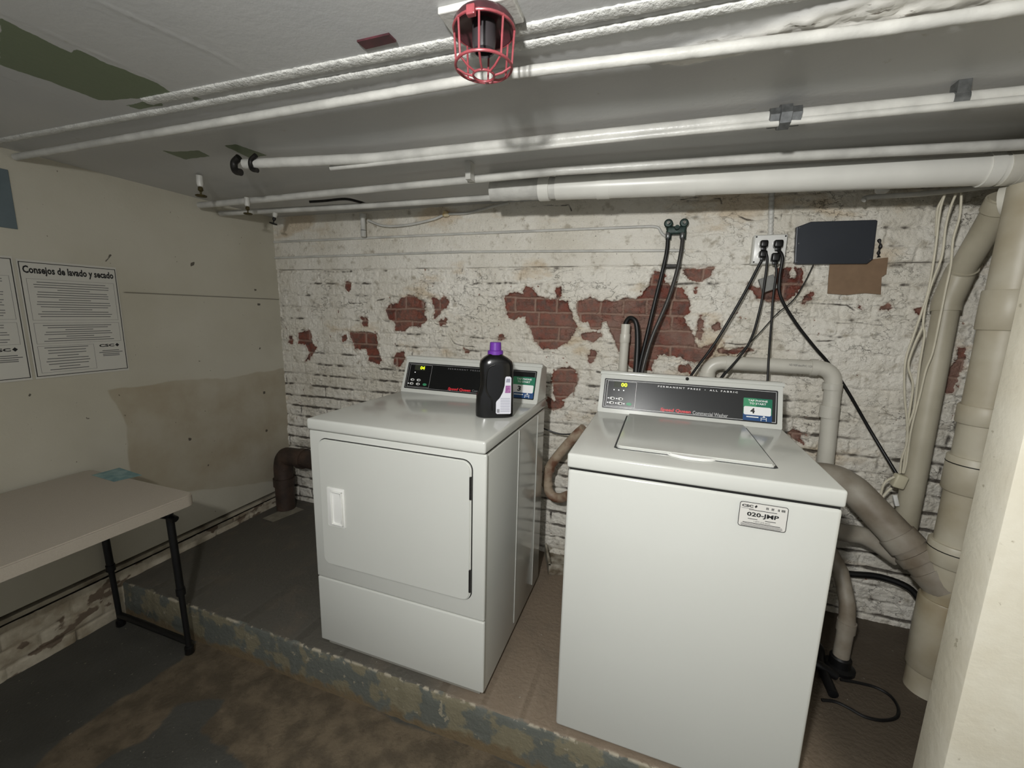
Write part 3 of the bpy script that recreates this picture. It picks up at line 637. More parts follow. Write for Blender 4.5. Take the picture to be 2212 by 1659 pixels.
# dryer
DX, DY, DT, DW = 1.1433, -.9492, -.0066, .683
dr = thing('clothes_dryer', 'white front-loading clothes dryer numbered 3, with the black bottle on its top', 'clothes dryer', (DX, DY, 0), DT)
bm = bmesh.new(); box(bm, .004, .016, .016, DW - .003, .70, .868, .008, 3); 
for yy in (.322, .58): box(bm, DW - .004, yy, .05, DW - .0008, yy + .0035, .862, .0008, 1)
obj('cabinet', bm, ENAMEL, dr, smooth=True)
bm = bmesh.new(); box(bm, .01, .01, .864, DW - .008, .69, .876); box(bm, .01, .0105, .05, DW - .010, .016, .868); obj('cabinet_seam', bm, GAP, dr)
bm = bmesh.new(); box(bm, 0, 0, .8735, DW, .715, .914, .008, 3); obj('top_panel', bm, ENAMEL, dr, smooth=True)
bm = bmesh.new(); box(bm, 0, .0, .3015, DW, .016, .8705, .006, 3); obj('front_panel', bm, ENAMEL, dr, smooth=True)
bm = bmesh.new(); box(bm, 0, .001, .030, DW, .016, .2985, .006, 3); obj('lower_panel', bm, ENAMEL, dr, smooth=True)
bm = bmesh.new(); box(bm, .02, .020, .004, DW - .02, .032, .036, .002); obj('kickplate', bm, mat('grey_kickplate', (150, 148, 140), .4), dr)
dm = Matrix(((1, 0, 0, .042), (0, 0, -1, 0), (0, 1, 0, .366), (0, 0, 0, 1))); dw, dh = .597, .482
bm = bmesh.new(); slab(bm, rrect(dw, dh, .034, 8), -.003, .0008, dm); obj('door_gap', bm, GAP, dr)
bm = bmesh.new(); slab(bm, off(rrect(dw - .006, dh - .006, .031, 8), .003, .003), -.002, .0095, dm)
bmesh.ops.bevel(bm, geom=[e for e in bm.edges if max(e.verts[0].co.y, e.verts[1].co.y) < -.009], offset=.004, segments=3, affect='EDGES'); door = obj('door', bm, ENAMEL, dr, smooth=True)
# recessed pull handle
bm = bmesh.new()
box(bm, .079, -.0135, .528, .153, -.0085, .674, .004, 3); h_ = obj('door_handle', bm, ENAMEL2, door, smooth=True)
bm = bmesh.new(); hm = Matrix(((1, 0, 0, .100), (0, 0, -1, -.0138), (0, 1, 0, .540), (0, 0, 0, 1)))
t_ = bmesh.new()   # scooped pocket face
N = 14
for j in range(2): pass
vs = [[None] * (N + 1) for _ in range(7)]
for i in range(7):
    for k in range(N + 1):
        u_ = i / 6; v_ = k / N; z = .54 + v_ * .122; w2 = .040 - .006 * abs(2 * v_ - 1) ** 3
        d = .0142 - .0 * u_; x = .102 + u_ * w2; yy = -.0139 + .0085 * math.sin(PI * u_) * math.sin(PI * v_) ** .4
        vs[i][k] = t_.verts.new((x, yy - .0015, z))
for i in range(6):
    for k in range(N): t_.faces.new((vs[i][k], vs[i + 1][k], vs[i + 1][k + 1], vs[i][k + 1]))
merge(bm, t_); 
for xx in (.099, .144): box(bm, xx, -.021, .538, xx + .0035, -.012, .664, .0015, 2)
box(bm, .099, -.021, .660, .1475, -.012, .664, .0015, 2); box(bm, .099, -.021, .538, .1475, -.012, .5415, .0015, 2)
obj('grip_recess', bm, ENAMEL2, door, smooth=True)
for z0, z1 in ((.722, .796), (.404, .482)):
    bm = bmesh.new(); box(bm, .6315, -.0115, z0, .6385, .001, z1, .001); 
    for k in range(3): box(bm, .6335, -.0135, z0 + .008 + k * .024, .6385, -.011, z0 + .02 + k * .024, .001)
    obj('hinge', bm, DARKIRON, dr)
con2, cm2 = console(dr, DW, .560, .155, '04', '3', False)
id_sticker(dr, .4455, .7625, '019-JMP', .1025, .0655)
dr.children[-1].location.y = -.0095
for x, y in ((.05, .06), (.63, .06), (.05, .65), (.63, .65)):
    bm = bmesh.new(); lathe(bm, [(.02, 0), (.022, .006), (.012, .01), (.010, .02)], 14, T((x, y, .001))); obj('foot', bm, GAP, dr, smooth=True)

# ------------------------------------------------------------------ detergent bottle on the dryer
bl = thing('detergent_bottle', 'black detergent bottle with a purple cap standing on the dryer', 'bottle', (DX + .590, DY + .296, .9145), math.radians(26))
bl.scale.z = .965
def sect(bm, rows, n=36, pw=3.2):
    rings = []
    for z, cx, rx, ry in rows:
        ring = []
        for k in range(n):
            a = 2 * PI * k / n; ca, sa = math.cos(a), math.sin(a)
            ring.append(bm.verts.new((cx + rx * math.copysign(abs(ca) ** (2 / pw), ca), ry * math.copysign(abs(sa) ** (2 / pw), sa), z)))
        rings.append(ring)
    for i in range(len(rings) - 1):
        for k in range(n): bm.faces.new((rings[i][k], rings[i][(k + 1) % n], rings[i + 1][(k + 1) % n], rings[i + 1][k]))
    bm.faces.new(rings[0][::-1]); bm.faces.new(rings[-1]); return rings
bm = bmesh.new(); RX, RY = .0695, .039
rows = [(0, 0, RX * .93, RY * .9), (.004, 0, RX, RY), (.02, 0, RX * 1.01, RY), (.06, 0, RX * 1.0, RY), (.085, .001, RX * .985, RY), (.102, .004, RX * .93, RY), (.125, .006, RX * .88, RY), (.15, .006, RX * .87, RY), (.18, .005, RX * .89, RY), (.20, .004, RX * .89, RY), (.215, .003, RX * .82, RY * .98), (.228, .001, RX * .62, RY * .85), (.236, 0, RX * .42, RY * .72), (.243, 0, .024, .024)]
sect(bm, rows); bo = obj('bottle_body', bm, mat('black_glossy_bottle', (10, 10, 11), .2, spec=.6), bl, smooth=True)
# moulded grip loop on the front face
bm = bmesh.new()
gp = [(-.004, .204), (-.024, .194), (-.034, .170), (-.037, .138), (-.035, .110), (-.026, .088), (-.014, .072), (-.012, .03)]
tube(bm, smoothpath([(x, -RY - .0005, z) for x, z in gp], 6), .0026, 8); obj('grip_ridge', bm, MATS['black_glossy_bottle'], bo, smooth=True)
bm = bmesh.new(); lathe(bm, [(.0245, .237), (.0285, .239), (.0285, .252), (.0265, .254), (.0215, .255), (.0205, .283), (.0185, .285)], 30); obj('cap', bm, PURPLE, bl, smooth=True)
lp = [(.006, .017), (.054, .017), (.057, .020), (.056, .155), (.052, .160), (.038, .160), (.034, .155), (.032, .125), (.026, .100), (.015, .078), (.004, .066), (.002, .060), (.002, .021)]
bm = bmesh.new(); prism(bm, lp, -RY - .0012, -RY + .004); la = obj('bottle_label', bm, mat('label_white', (214, 214, 222), .4), bl)
la['label'] = 'white and lilac printed label'
bm = bmesh.new(); prism(bm, [(.034, .098), (.054, .098), (.054, .126), (.036, .126)], -RY - .0018, -RY - .001); obj('label_picture', bm, LILAC, la)
bm = bmesh.new()
for k in range(9): z = .026 + k * .0062; prism(bm, [(.018, z), (.053, z), (.053, z + .002), (.018, z + .002)], -RY - .0017, -RY - .001)
obj('label_text', bm, mat('label_grey', (150, 150, 166), .5), la); bm = bmesh.new()
for k in range(6): prism(bm, [(.006 + k * .0016, .022), (.0068 + k * .0016, .022), (.0068 + k * .0016, .036), (.006 + k * .0016, .036)], -RY - .0017, -RY - .001)
obj('barcode', bm, INK, la); bm = bmesh.new(); prism(bm, [(.036, .138), (.052, .138), (.052, .152), (.039, .152)], -RY - .0017, -RY - .001)
obj('label_emblem', bm, MATS['label_grey'], la)

# ------------------------------------------------------------------ folding table
TZ = .59
tb = thing('folding_table', 'beige-topped folding table on black legs against the left wall', 'table', (.33, -1.5, Z_FLOOR))
tl = TZ - Z_FLOOR
bm = bmesh.new(); a = U(425, 1062, 'z', TZ); 
x1 = .68 - .33; y1 = -1.042 + 1.5
t_ = bmesh.new(); slab(t_, off(rrect(.64, 1.45, .03, 5), -.30, y1 - 1.45), tl - .042, tl, Matrix.Identity(4)); bmesh.ops.bevel(t_, geom=[e for e in t_.edges if min(e.verts[0].co.z, e.verts[1].co.z) > tl - .001], offset=.004, segments=2, affect='EDGES'); merge(bm, t_)
obj('tabletop', bm, TABLE, tb, smooth=True)
def W2(p): return Vector(p) - Vector((.33, -1.5, Z_FLOOR))
yl = -1.035 + .0
lf = Vector((.515 - .33, yl + 1.5 - .0, .012)); lb_ = Vector((.045 - .33 + .02, yl + 1.5, .012))
for nm, x, xt in (('leg', lf.x, lf.x), ('leg', lb_.x, lb_.x)):
    bm = bmesh.new(); yt = lf.y - .015; p0 = Vector((x, lf.y, .0)); p1 = Vector((xt, yt, tl - .04)); mid = p0.lerp(p1, .42)
    seg(bm, p0 + Vector((0, 0, .02)), mid, .0105, 14); seg(bm, mid, p1, .0135, 14); seg(bm, p0.lerp(p1, .395), p0.lerp(p1, .435), .0165, 14)
    lg = obj(nm, bm, BLACKRUB, tb, smooth=True)
    bm = bmesh.new(); lathe(bm, [(.014, 0), (.017, .004), (.017, .034), (.012, .038)], 16, T(p0)); obj('foot_cap', bm, BLACKPL, lg, smooth=True)
bm = bmesh.new(); seg(bm, (lf.x, lf.y, .055), (lb_.x, lf.y, .055), .0125, 12); obj('crossbar', bm, BLACKRUB, tb, smooth=True)
bm = bmesh.new(); seg(bm, (lf.x, lf.y - .015, tl - .13), (lf.x - .01, lf.y - .15, tl - .043), .005, 8); seg(bm, (lf.x - .012, lf.y - .015, tl - .12), (lf.x + .032, lf.y - .012, tl - .13), .013, 10); seg(bm, (lf.x - .008, lf.y - .015, tl - .115), (lf.x - .02, lf.y - .12, tl - .043), .004, 8)
obj('brace', bm, BLACKRUB, tb, smooth=True)
bm = bmesh.new(); p = [U(*q, 'z', TZ) for q in ((198, 1027), (246, 1041), (307, 1027), (258, 1011))]
vs = [bm.verts.new((v.x, v.y, TZ + .0008)) for v in p]; f = bm.faces.new(vs); r = bmesh.ops.extrude_face_region(bm, geom=[f])
for g in r['geom']:
    if isinstance(g, bmesh.types.BMVert): g.co.z += .0008
bmesh.ops.recalc_face_normals(bm, faces=bm.faces)
tag(obj('flyer', bm, TEAL), 'teal printed flyer lying on the beige folding table', 'flyer')

# ------------------------------------------------------------------ posters on the left wall
def poster(y0, y1, z0, z1, seed, title, label):
    """y grows to the right as seen"""
    w = y1 - y0; h = z1 - z0; m = Matrix(((0, 0, 1, .0105), (1, 0, 0, y0), (0, 1, 0, z0), (0, 0, 0, 1)))
    bm = bmesh.new(); slab(bm, [(-.004, -.008), (w + .004, -.008), (w + .004, h + .008), (-.004, h + .008)], 0, .0006, m)
    o = obj('poster', bm, mat('poster_paper', (196, 194, 186), .6)); tag(o, label, 'poster', 'posters on the left wall')
    bm = bmesh.new(); frame_lines(bm, 0, 0, w, h, .0026, .0006, m); obj('border_print', bm, INK, o)
    rnd = random.Random(seed); bm = bmesh.new(); b2 = bmesh.new()
    def ln(b, cx, y, l, t=.0024): slab(b, [(cx - l / 2, y), (cx + l / 2, y), (cx + l / 2, y + t), (cx - l / 2, y + t)], .0006, .0009, m)
    frame_lines(b2, w * .05, h * .50, w * .96, h * .86, .0008, .0006, m); frame_lines(b2, w * .05, h * .29, w * .96, h * .475, .0008, .0006, m); frame_lines(b2, w * .05, h * .03, w * .63, h * .27, .0008, .0006, m)
    for k, yy in enumerate(np.linspace(.83, .53, 15)): ln(bm, w * .5, h * yy, w * (.34 if k % 4 == 3 else .8 * rnd.uniform(.88, 1)), .0026)
    for k, yy in enumerate(np.linspace(.45, .31, 8)): ln(bm, w * .5, h * yy, w * (.3 if k % 3 == 2 else .76 * rnd.uniform(.85, 1)), .0026)
    for k, yy in enumerate(np.linspace(.25, .05, 9)): ln(bm, w * .34, h * yy, w * (.22 if k % 4 == 3 else .46 * rnd.uniform(.85, 1)), .0028)
    for k, yy in enumerate((.195, .178, .160, .145)): ln(bm, w * .82, h * yy, w * (.28 if k == 1 else .2), .0030)
    obj('small_print', bm, INKG, o); obj('box_outline', b2, INKG, o)
    text('lettering', 'CSC', INK, o, m @ T((w * .69, h * .235, .0008)), w * .18, h * .028, bold=.04)
    bm = bmesh.new(); slab(bm, [(w * .905, h * .232), (w * .93, h * .25), (w * .905, h * .268), (w * .88, h * .25)], .0006, .001, m); obj('logo_mark', bm, INK, o)
    if title: text('lettering', title, INK, o, m @ T((w * .03, h * .885, .0008)), w * .94, h * .085, bold=.035)
    return o
poster(-1.149, -.851, 1.003, 1.441, 1, 'Consejos de lavado y secado', 'white Spanish laundry-tips poster with bold black title on the left wall')
poster(-1.475, -1.166, 1.003, 1.448, 2, None, 'white text poster cut off by the picture edge, left of the titled poster')
bm = bmesh.new(); box(bm, .0095, -1.40, 1.556, .0125, -1.134, 1.762, .001)
tag(obj('wall_sheet', bm, BLUEGREY), 'blank blue-grey sheet high on the left wall above the posters', 'sheet')
# ------------------------------------------------------------------ pipes under the ceiling
def pipe(name, pts, r, m, label, cat='pipe', n=16, collars=(), fr=0, jit=0, ringmat=None, step=None):
    P_ = [Vector(p) for p in pts]
    if fr: P_ = fillet(P_, fr)
    if jit: P_ = sub(P_, .012)
    bm = bmesh.new(); tube(bm, P_, r, n, jit=jit, seed=len(name)); t_ = thing(name, label, cat) if collars else None
    if not collars: return tag(obj(name, bm, m, smooth=True), label, cat)
    obj('pipe_run', bm, m, t_, smooth=True)
    for a, b, k in collars:
        bm = bmesh.new(); tube(bm, [a, Vector(a).lerp(Vector(b), .04), Vector(a).lerp(Vector(b), .96), b], r * k, n, rf=lambda f, rr=r * k: rr * (.97 if f in (0, 1) else 1)); obj('coupling', bm, m, t_, smooth=True)
    return t_
ZB = 1.812
a = U(250, 303, 'z', ZB); b = U(1090, 160, 'z', ZB); c_ = U(1500, 112, 'z', ZB); d_ = U(1900, 63, 'z', ZB)
pipe('ceiling_conduit', [(.02, a.y, ZB), (b.x, b.y, ZB), (c_.x, c_.y, ZB), (d_.x, d_.y, ZB), (3.6, d_.y + .01, ZB)], .0112, PAINTPIPE, 'white conduit on the ceiling, the one just past the red lamp guard', 'conduit', jit=.001)
# C: water line with union and strap
ZC = 1.80
p0 = U(503, 352, 'z', ZC); yc = [U(800, 343, 'z', ZC).y, U(1600, 262, 'z', ZC).y, U(2200, 208, 'z', ZC).y]
ct = thing('water_pipe', 'cream-painted ceiling pipe with a grey union and dark elbow at its left end', 'pipe')
bm = bmesh.new(); cp = [(p0.x + .03, p0.y + .02, ZC), (1.35, yc[0], ZC), (2.446, yc[1], ZC), (3.9, yc[2] + .02, ZC)]; tube(bm, sub(cp, .02), .0165, 16, jit=.0008); obj('pipe_run', bm, PAINTPIPE, ct, smooth=True)
for x in (.72, .80):
    bm = bmesh.new(); q = Vector((p0.x + (x - .72), p0.y + .01, ZC)); tube(bm, smoothpath([q + Vector((.02, .0, .02)), q + Vector((-.006, 0, .004)), q + Vector((-.004, -.0, -.022)), q + Vector((.022, 0, -.030))], 5), .012 if x < .75 else .008, 12); obj('elbow', bm, DARKIRON, ct, smooth=True)
uq = U(1700, 243, 'z', ZC); ux = uq.x; uy = yc[1] + (yc[2] + .02 - yc[1]) * (ux - 2.446) / (3.9 - 2.446)
bm = bmesh.new(); lathe(bm, [(.019, -.036), (.024, -.034), (.024, -.014), (.030, -.012), (.030, .012), (.024, .014), (.024, .034), (.019, .036)], 8, T((ux, uy, ZC)) @ Matrix.Rotation(PI / 2, 4, 'Y')); obj('union', bm, GALV, ct)
sq = U(2075, 212, 'z', ZC); bm = bmesh.new(); ys_ = yc[1] + (yc[2] + .02 - yc[1]) * (sq.x - 2.446) / (3.9 - 2.446); tube(bm, [(sq.x - .014, ys_, ZC), (sq.x + .014, ys_, ZC)], .0195, 16); box(bm, sq.x - .012, ys_ - .018, ZC, sq.x + .012, ys_ + .012, Z_CEIL); obj('pipe_strap', bm, GALV, ct, smooth=True)
ZC2 = 1.784; y2 = U(1500, 283, 'z', ZC2).y
pipe('thin_ceiling_pipe', [(1.15, y2 - .012, ZC2), (2.33, y2, ZC2), (3.9, y2 + .04, ZC2)], .0085, PAINTPIPE, 'thin white pipe running against the cream ceiling pipe with the union', 'pipe')
# D
ZD = 1.79
dp = [U(494, 438, 'z', ZD), U(1200, 370, 'z', ZD), U(1700, 338, 'z', ZD), U(2205, 312, 'z', ZD)]
pd = thing('heating_pipe', 'long white ceiling pipe between the union pipe and the wide plastic drain pipe', 'pipe')
bm = bmesh.new(); tube(bm, sub([dp[0] + Vector((-.2, 0, 0)), dp[0], dp[1], dp[2], dp[3], dp[3] + (dp[3] - dp[2])], .05), .0145, 14); obj('pipe_run', bm, PAINTPIPE, pd, smooth=True)
h0 = U(1015, 380, 'z', ZD); bm = bmesh.new(); box(bm, h0.x - .010, h0.y - .018, ZD - .016, h0.x + .010, h0.y + .018, Z_CEIL); obj('hanger', bm, PAINTPIPE, pd)
# F
ZF = 1.785
fp = [U(492, 461, 'z', ZF), U(800, 444, 'z', ZF), U(1100, 424, 'z', ZF), U(1400, 408, 'z', ZF)]
fy = sum(p.y for p in fp) / 4
pipe('heating_pipe', [(.02, fp[0].y - .01, ZF), (fp[1].x, fp[1].y, ZF), (fp[2].x, fp[2].y, ZF), (2.3, fp[3].y, ZF), (3.15, fp[3].y + .05, ZF)], .0135, PAINTPIPE, 'white ceiling pipe nearest the brick wall', 'pipe')
# E: big plastic drain with tee, diagonal and vertical
RE = .0435
e0 = Vector((1.87, -.375, 1.782)); e1 = Vector((3.245, -.345, 1.752)); e2 = Vector((3.6, -.335, 1.745))
de = (e1 - e0).normalized(); RV = .037
dg = thing('overhead_drain_pipe', 'wide white plastic drain pipe under the ceiling, bending down to the wall at right', 'pipe')
bm = bmesh.new(); tube(bm, sub([e0 + (e0 - e1) * .0, e1], .1), RE, 24); obj('pipe_run', bm, PVCW, dg, smooth=True)
bm = bmesh.new(); tube(bm, sub([e0 - de * .27, e0 + de * .005], .012), RE * .92, 20, jit=.003); obj('painted_stub', bm, PAINTPIPE, dg, smooth=True)
def onE(px, py): q = U(px, py, 'y', -.37); return e0 + de * ((q.x - e0.x) / de.x)
for xa, xb in ((1168, 1190), (1292, 1320), (1474, 1506), (2130, 2160)):
    bm = bmesh.new(); a = onE(xa, 380); b = onE(xb, 380); tube(bm, [a, b], RE * (1.05 if xa < 2000 else 1.1), 24); obj('coupling', bm, PVCW, dg, smooth=True)
v0 = U(2172, 425, 'y', -.30); v1 = U(2074, 590, 'y', -.125); v2 = U(2047, 650, 'y', -.11); v3 = U(1953, 1150, 'y', -.14)
bm = bmesh.new(); tube(bm, smoothpath([e1 - de * .03, e1 + de * .03, e1 + Vector((.055, .0, -.02)), e1 + Vector((.05, .02, -.07)), v0 + (v1 - v0) * .05], 6), RE * 1.08, 20); obj('elbow', bm, PVC, dg, smooth=True)
bm = bmesh.new(); seg(bm, e1 - de * .0, e2, RE * 1.08, 20); obj('pipe_run', bm, PVC, dg, smooth=True)
bm = bmesh.new(); tube(bm, sub([v0, v1], .1), RV, 20); obj('pipe_run', bm, PVCG, dg, smooth=True)
bm = bmesh.new(); seg(bm, v0 - (v0 - v1) * -.0 + (v1 - v0) * .02, v0 + (v1 - v0) * .16, RV * 1.14, 20); obj('coupling', bm, PVCG, dg, smooth=True)
bm = bmesh.new(); tube(bm, smoothpath([v1 + (v0 - v1) * .08, v1, v1.lerp(v2, .5), v2, v2 + (v3 - v2) * .04], 6), RV * 1.14, 20); obj('elbow', bm, PVCG, dg, smooth=True)
bm = bmesh.new(); tube(bm, sub([v2, v3], .1), RV, 20); obj('pipe_run', bm, PVCG, dg, smooth=True)
# stack and branch
SX, SY, SR = 3.292, -.362, .058
stk = thing('soil_stack', 'tall stained vertical waste pipe beside the white partition edge', 'pipe', (SX, SY, 0))
bm = bmesh.new(); tube(bm, [(0, 0, .001 + k * .1) for k in range(18)] , SR, 28); obj('pipe_run', bm, PVCS, stk, smooth=True)
def stz(px, py): 
    q = U(px, py, 'y', SY - .03); return q.z
for (pa, pb, k) in ((625, 712, 1.12), (875, 915, 1.14), (985, 1060, 1.16), (1170, 1215, 1.2), (1290, 1440, 1.14)):
    za = stz(2110 - (pa - 640) * .21, pa); zb = stz(2110 - (pb - 640) * .21, pb)
    bm = bmesh.new(); lathe(bm, [(SR * k * .96, max(.002, zb)), (SR * k, max(.006, zb + .004)), (SR * k, za - .004), (SR * k * .96, za)], 28); obj('coupling', bm, PVCS, stk, smooth=True)
    if k > 1.15:
        bm = bmesh.new(); lathe(bm, [(SR * k - .001, za - .026), (SR * k + .001, za - .025), (SR * k + .001, za - .0225), (SR * k - .001, za - .0215)], 28); obj('clamp_band', bm, DARKIRON, stk)
g0 = U(1838, 1050, 'y', -.20); g1 = Vector((SX, SY, U(1992, 1255, 'y', -.34).z)); gd = (g1 - g0).normalized()
br = thing('branch_drain_pipe', 'thick grey slanting drain pipe running down from behind the washer to the stack', 'pipe')
MBR = mat('dull_grey_pvc', (164, 158, 146), .5, col2=(112, 100, 84), scale=6, thr=(.32, .6))
bm = bmesh.new(); tube(bm, smoothpath([g0 + Vector((-.22, .03, -.0)), g0 + Vector((-.08, .01, .02)), g0 + Vector((-.01, 0, .0)), g0 + gd * .08, g1 - gd * .02], 6), .055, 24); obj('pipe_run', bm, MBR, br, smooth=True)
for s0, s1, k in ((.20, .25, 1.1), (.27, .30, 1.14), (.33, .42, 1.1)):
    bm = bmesh.new(); Lg = (g1 - g0).length; seg(bm, g0 + gd * min(s0, Lg - .05), g0 + gd * min(s1, Lg), .055 * k, 24); obj('coupling', bm, MBR, br, smooth=True)
lo = U(1870, 1160, 'y', -.19); bm = bmesh.new(); tube(bm, smoothpath([lo + Vector((-.4, .03, .02)), lo + Vector((-.1, .0, .005)), lo, lo + Vector((.10, -.03, -.05))], 6), .034, 18); obj('pipe_run', bm, MBR, br, smooth=True)
sp = Vector((3.035, -.36, 0)); 
s_ = thing('floor_drain_pipe', 'short grey upright pipe on the platform behind the right side of the washer', 'pipe', sp)
bm = bmesh.new(); tube(bm, [(.0, 0, .03), (0, 0, .2), (.0, .02, .26), (-.02, .06, .36), (-.05, .12, .42)], .026, 18); obj('pipe_run', bm, MBR, s_, smooth=True)
bm = bmesh.new(); seg(bm, (0, 0, .16), (0, 0, .20), .030, 18); obj('coupling', bm, MBR, s_, smooth=True)
bm = bmesh.new(); lathe(bm, [(.05, 0), (.05, .012), (.034, .018), (.034, .05), (.028, .056)], 18); obj('floor_flange', bm, BLACKRUB, s_, smooth=True)
pts = [U(x, y, 'z', .006) for x, y in ((1815, 1468), (1850, 1474), (1890, 1484), (1922, 1502), (1940, 1528), (1936, 1550), (1905, 1556), (1868, 1548), (1835, 1530), (1805, 1516), (1775, 1512))]
bm = bmesh.new(); tube(bm, smoothpath(pts, 5), .005, 8); tag(obj('cable', bm, BLACKRUB, smooth=True), 'black cable looped on the platform right of the washer', 'cable')
bm = bmesh.new(); pts = [U(1800, 1500, 'z', .02) + Vector((0, .0, .0)), Vector((2.96, -.40, .03)), Vector((2.97, -.33, .05)), Vector((2.90, -.30, .03)), Vector((2.86, -.36, .02)), Vector((2.93, -.42, .045)), Vector((3.0, -.43, .02))]
tube(bm, smoothpath(pts, 6), .016, 12); tag(obj('bundled_hose', bm, BLACKRUB, smooth=True), 'bunched black hose on the platform at the foot of the short upright pipe', 'hose')
pts = [U(1800, 1236, 'y', -.06), U(1840, 1240, 'y', -.06), U(1900, 1246, 'y', -.06), U(1960, 1268, 'y', -.08), U(1990, 1300, 'y', -.1)]
bm = bmesh.new(); tube(bm, smoothpath(pts, 5), .013, 10); tag(obj('low_wall_hose', bm, BLACKRUB, smooth=True), 'black hose along the low brick wall behind the slanting drain pipe', 'hose')

# standpipe and washer discharge
q = U(1352, 700, 'y', -.065)
pipe('standpipe', [(q.x, -.065, .3), (q.x, -.065, 1.0), (q.x, -.065, q.z)], .0205, PVC, 'short cream standpipe rising behind the washer with a black drain hose hooked into it', collars=[((q.x, -.065, q.z - .085), (q.x, -.065, q.z - .045), 1.12)])
hp = [Vector((q.x, -.067, q.z - .04)), Vector((q.x, -.068, q.z + .005)), Vector((q.x + .018, -.075, q.z + .028)), Vector((q.x + .045, -.085, q.z + .008)), Vector((q.x + .058, -.09, q.z - .07)), Vector((q.x + .062, -.11, q.z - .2)), Vector((q.x + .062, -.15, q.z - .45))]
bm = bmesh.new(); sp_ = smoothpath(hp, 24); tube(bm, sp_, .0135, 12, rf=lambda f: .0125 + .0018 * math.sin(f * 900)); tag(obj('drain_hose', bm, BLACKRUB, smooth=True), 'thick black ribbed drain hose looping over the cream standpipe', 'hose')
yR = -.085
r0 = U(1530, 815, 'y', yR); r1 = U(1548, 783, 'y', yR); r2 = U(1800, 796, 'y', yR); r3 = U(1788, 1020, 'y', yR)
r1 = Vector((r0.x + .005, yR, r1.z)); 
rp = thing('discharge_pipe', 'cream plastic pipe bending over the back wall behind the washer console and down', 'pipe')
r2b = Vector((r2.x + .005, yR, r2.z))
bm = bmesh.new(); tube(bm, fillet([Vector((r1.x - .012, yR, r1.z - .35)), r1 + Vector((-.012, 0, 0)), r2b, Vector((r3.x + .005, yR, .3))], .065, 10), .0295, 20); obj('pipe_run', bm, PVC, rp, smooth=True)
for A_, B_ in (((r1.x + .055, yR, r1.z - .001), (r1.x + .075, yR, r1.z - .002)), ((r2b.x - .085, yR, r2b.z), (r2b.x - .06, yR, r2b.z)), ((r2b.x + .001, yR, r2b.z - .06), (r2b.x + .001, yR, r2b.z - .085)), ((r2b.x + .004, yR, r2b.z - .15), (r2b.x + .004, yR, r2b.z - .20)), ((r1.x - .012, yR, r1.z - .065), (r1.x - .012, yR, r1.z - .045))):
    bm = bmesh.new(); seg(bm, A_, B_, .0335, 20); obj('coupling', bm, PVC, rp, smooth=True)
a_ = U(1705, 790, 'y', yR - .031); b_ = U(1768, 796, 'y', yR - .031)
text('lettering', 'ND NSF-dwv/PVC 1120 sch40', INKG, rp, Matrix(((1, 0, 0, a_.x), (0, 0, -1, yR - .0305), (-.03, 1, 0, a_.z), (0, 0, 0, 1))), b_.x - a_.x, .008)

# ------------------------------------------------------------------ wall conduits, faucets, hoses
def onw(x, y, d=-.02): return U(x, y, 'y', d)
yw = -.017
pts = [Vector((.012, yw, onw(588, 523).z)), onw(1000, 505, yw), onw(1410, 489, yw), onw(1424, 492, yw), onw(1428, 503, yw), onw(1440, 513, yw)]
pipe('wall_supply_pipe', pts, .0062, PAINTPIPE, 'upper thin painted pipe along the boards, ending at the faucets', fr=.02)
pts = [Vector((.012, yw, onw(592, 557).z)), onw(1000, 544, yw), onw(1480, 541, yw)]
pipe('wall_supply_pipe', pts, .0062, PAINTPIPE, 'lower thin painted pipe along the boards, under the pipe that reaches the faucets')
fc = thing('faucet_pair', 'pair of green-stained washer faucets on the brick wall', 'faucet', onw(1461, 495, -.03))
O_ = Vector(fc.location)
bm = bmesh.new(); box(bm, -.040, -.022, -.024, .040, .022, .010, .008, 3); seg(bm, (-.030, 0, .0), (-.032, 0, .026), .012, 12); seg(bm, (.030, 0, .0), (.032, 0, .026), .012, 12); seg(bm, (-.03, -.008, -.01), (-.03, -.012, -.045), .012, 12); seg(bm, (.03, -.008, -.01), (.03, -.012, -.045), .012, 12); seg(bm, (.002, -.02, .0), (.002, -.036, .002), .010, 10); obj('faucet_body', bm, PATINA, fc, smooth=True)
for px, py in ((1444, 482), (1478, 481)):
    p = onw(px, py, -.055) - O_; bm = bmesh.new(); lathe(bm, [(.007, -.02), (.007, 0), (.017, .002), (.0185, .008), (.014, .013), (.004, .014)], 14, along(p + Vector((0, .012, 0)), p + Vector((0, -.0, .0)))); obj('faucet_handle', bm, PATINA, fc, smooth=True)
    bm = bmesh.new(); lathe(bm, [(.007, 0), (.005, .004)], 12, along(p + Vector((0, -.012, 0)), p + Vector((0, -.03, 0)))); obj('handle_screw', bm, CHROME, fc, smooth=True)
for px, py in ((1443, 508), (1474, 508)):
    p = onw(px, py, -.045) - O_; bm = bmesh.new(); lathe(bm, [(.009, -.014), (.011, -.01), (.011, .006), (.008, .012)], 10, T(p)); obj('hose_nut', bm, GALV, fc, smooth=True)
bm = bmesh.new(); pts = [onw(1443, 512, -.045), onw(1440, 545, -.05), onw(1430, 590, -.055), onw(1415, 650, -.06), onw(1396, 730, -.08), onw(1380, 800, -.12), onw(1376, 850, -.17)]
tube(bm, smoothpath(pts, 6), .0085, 12); tag(obj('supply_hose', bm, BLACKRUB, smooth=True), 'black rubber supply hose from the left faucet down behind the washer', 'hose', 'washer supply hoses')
bm = bmesh.new(); pts = [onw(1475, 512, -.045), onw(1471, 545, -.055), onw(1460, 595, -.065), onw(1440, 655, -.08), onw(1408, 730, -.10), onw(1388, 800, -.13), onw(1382, 850, -.17)]
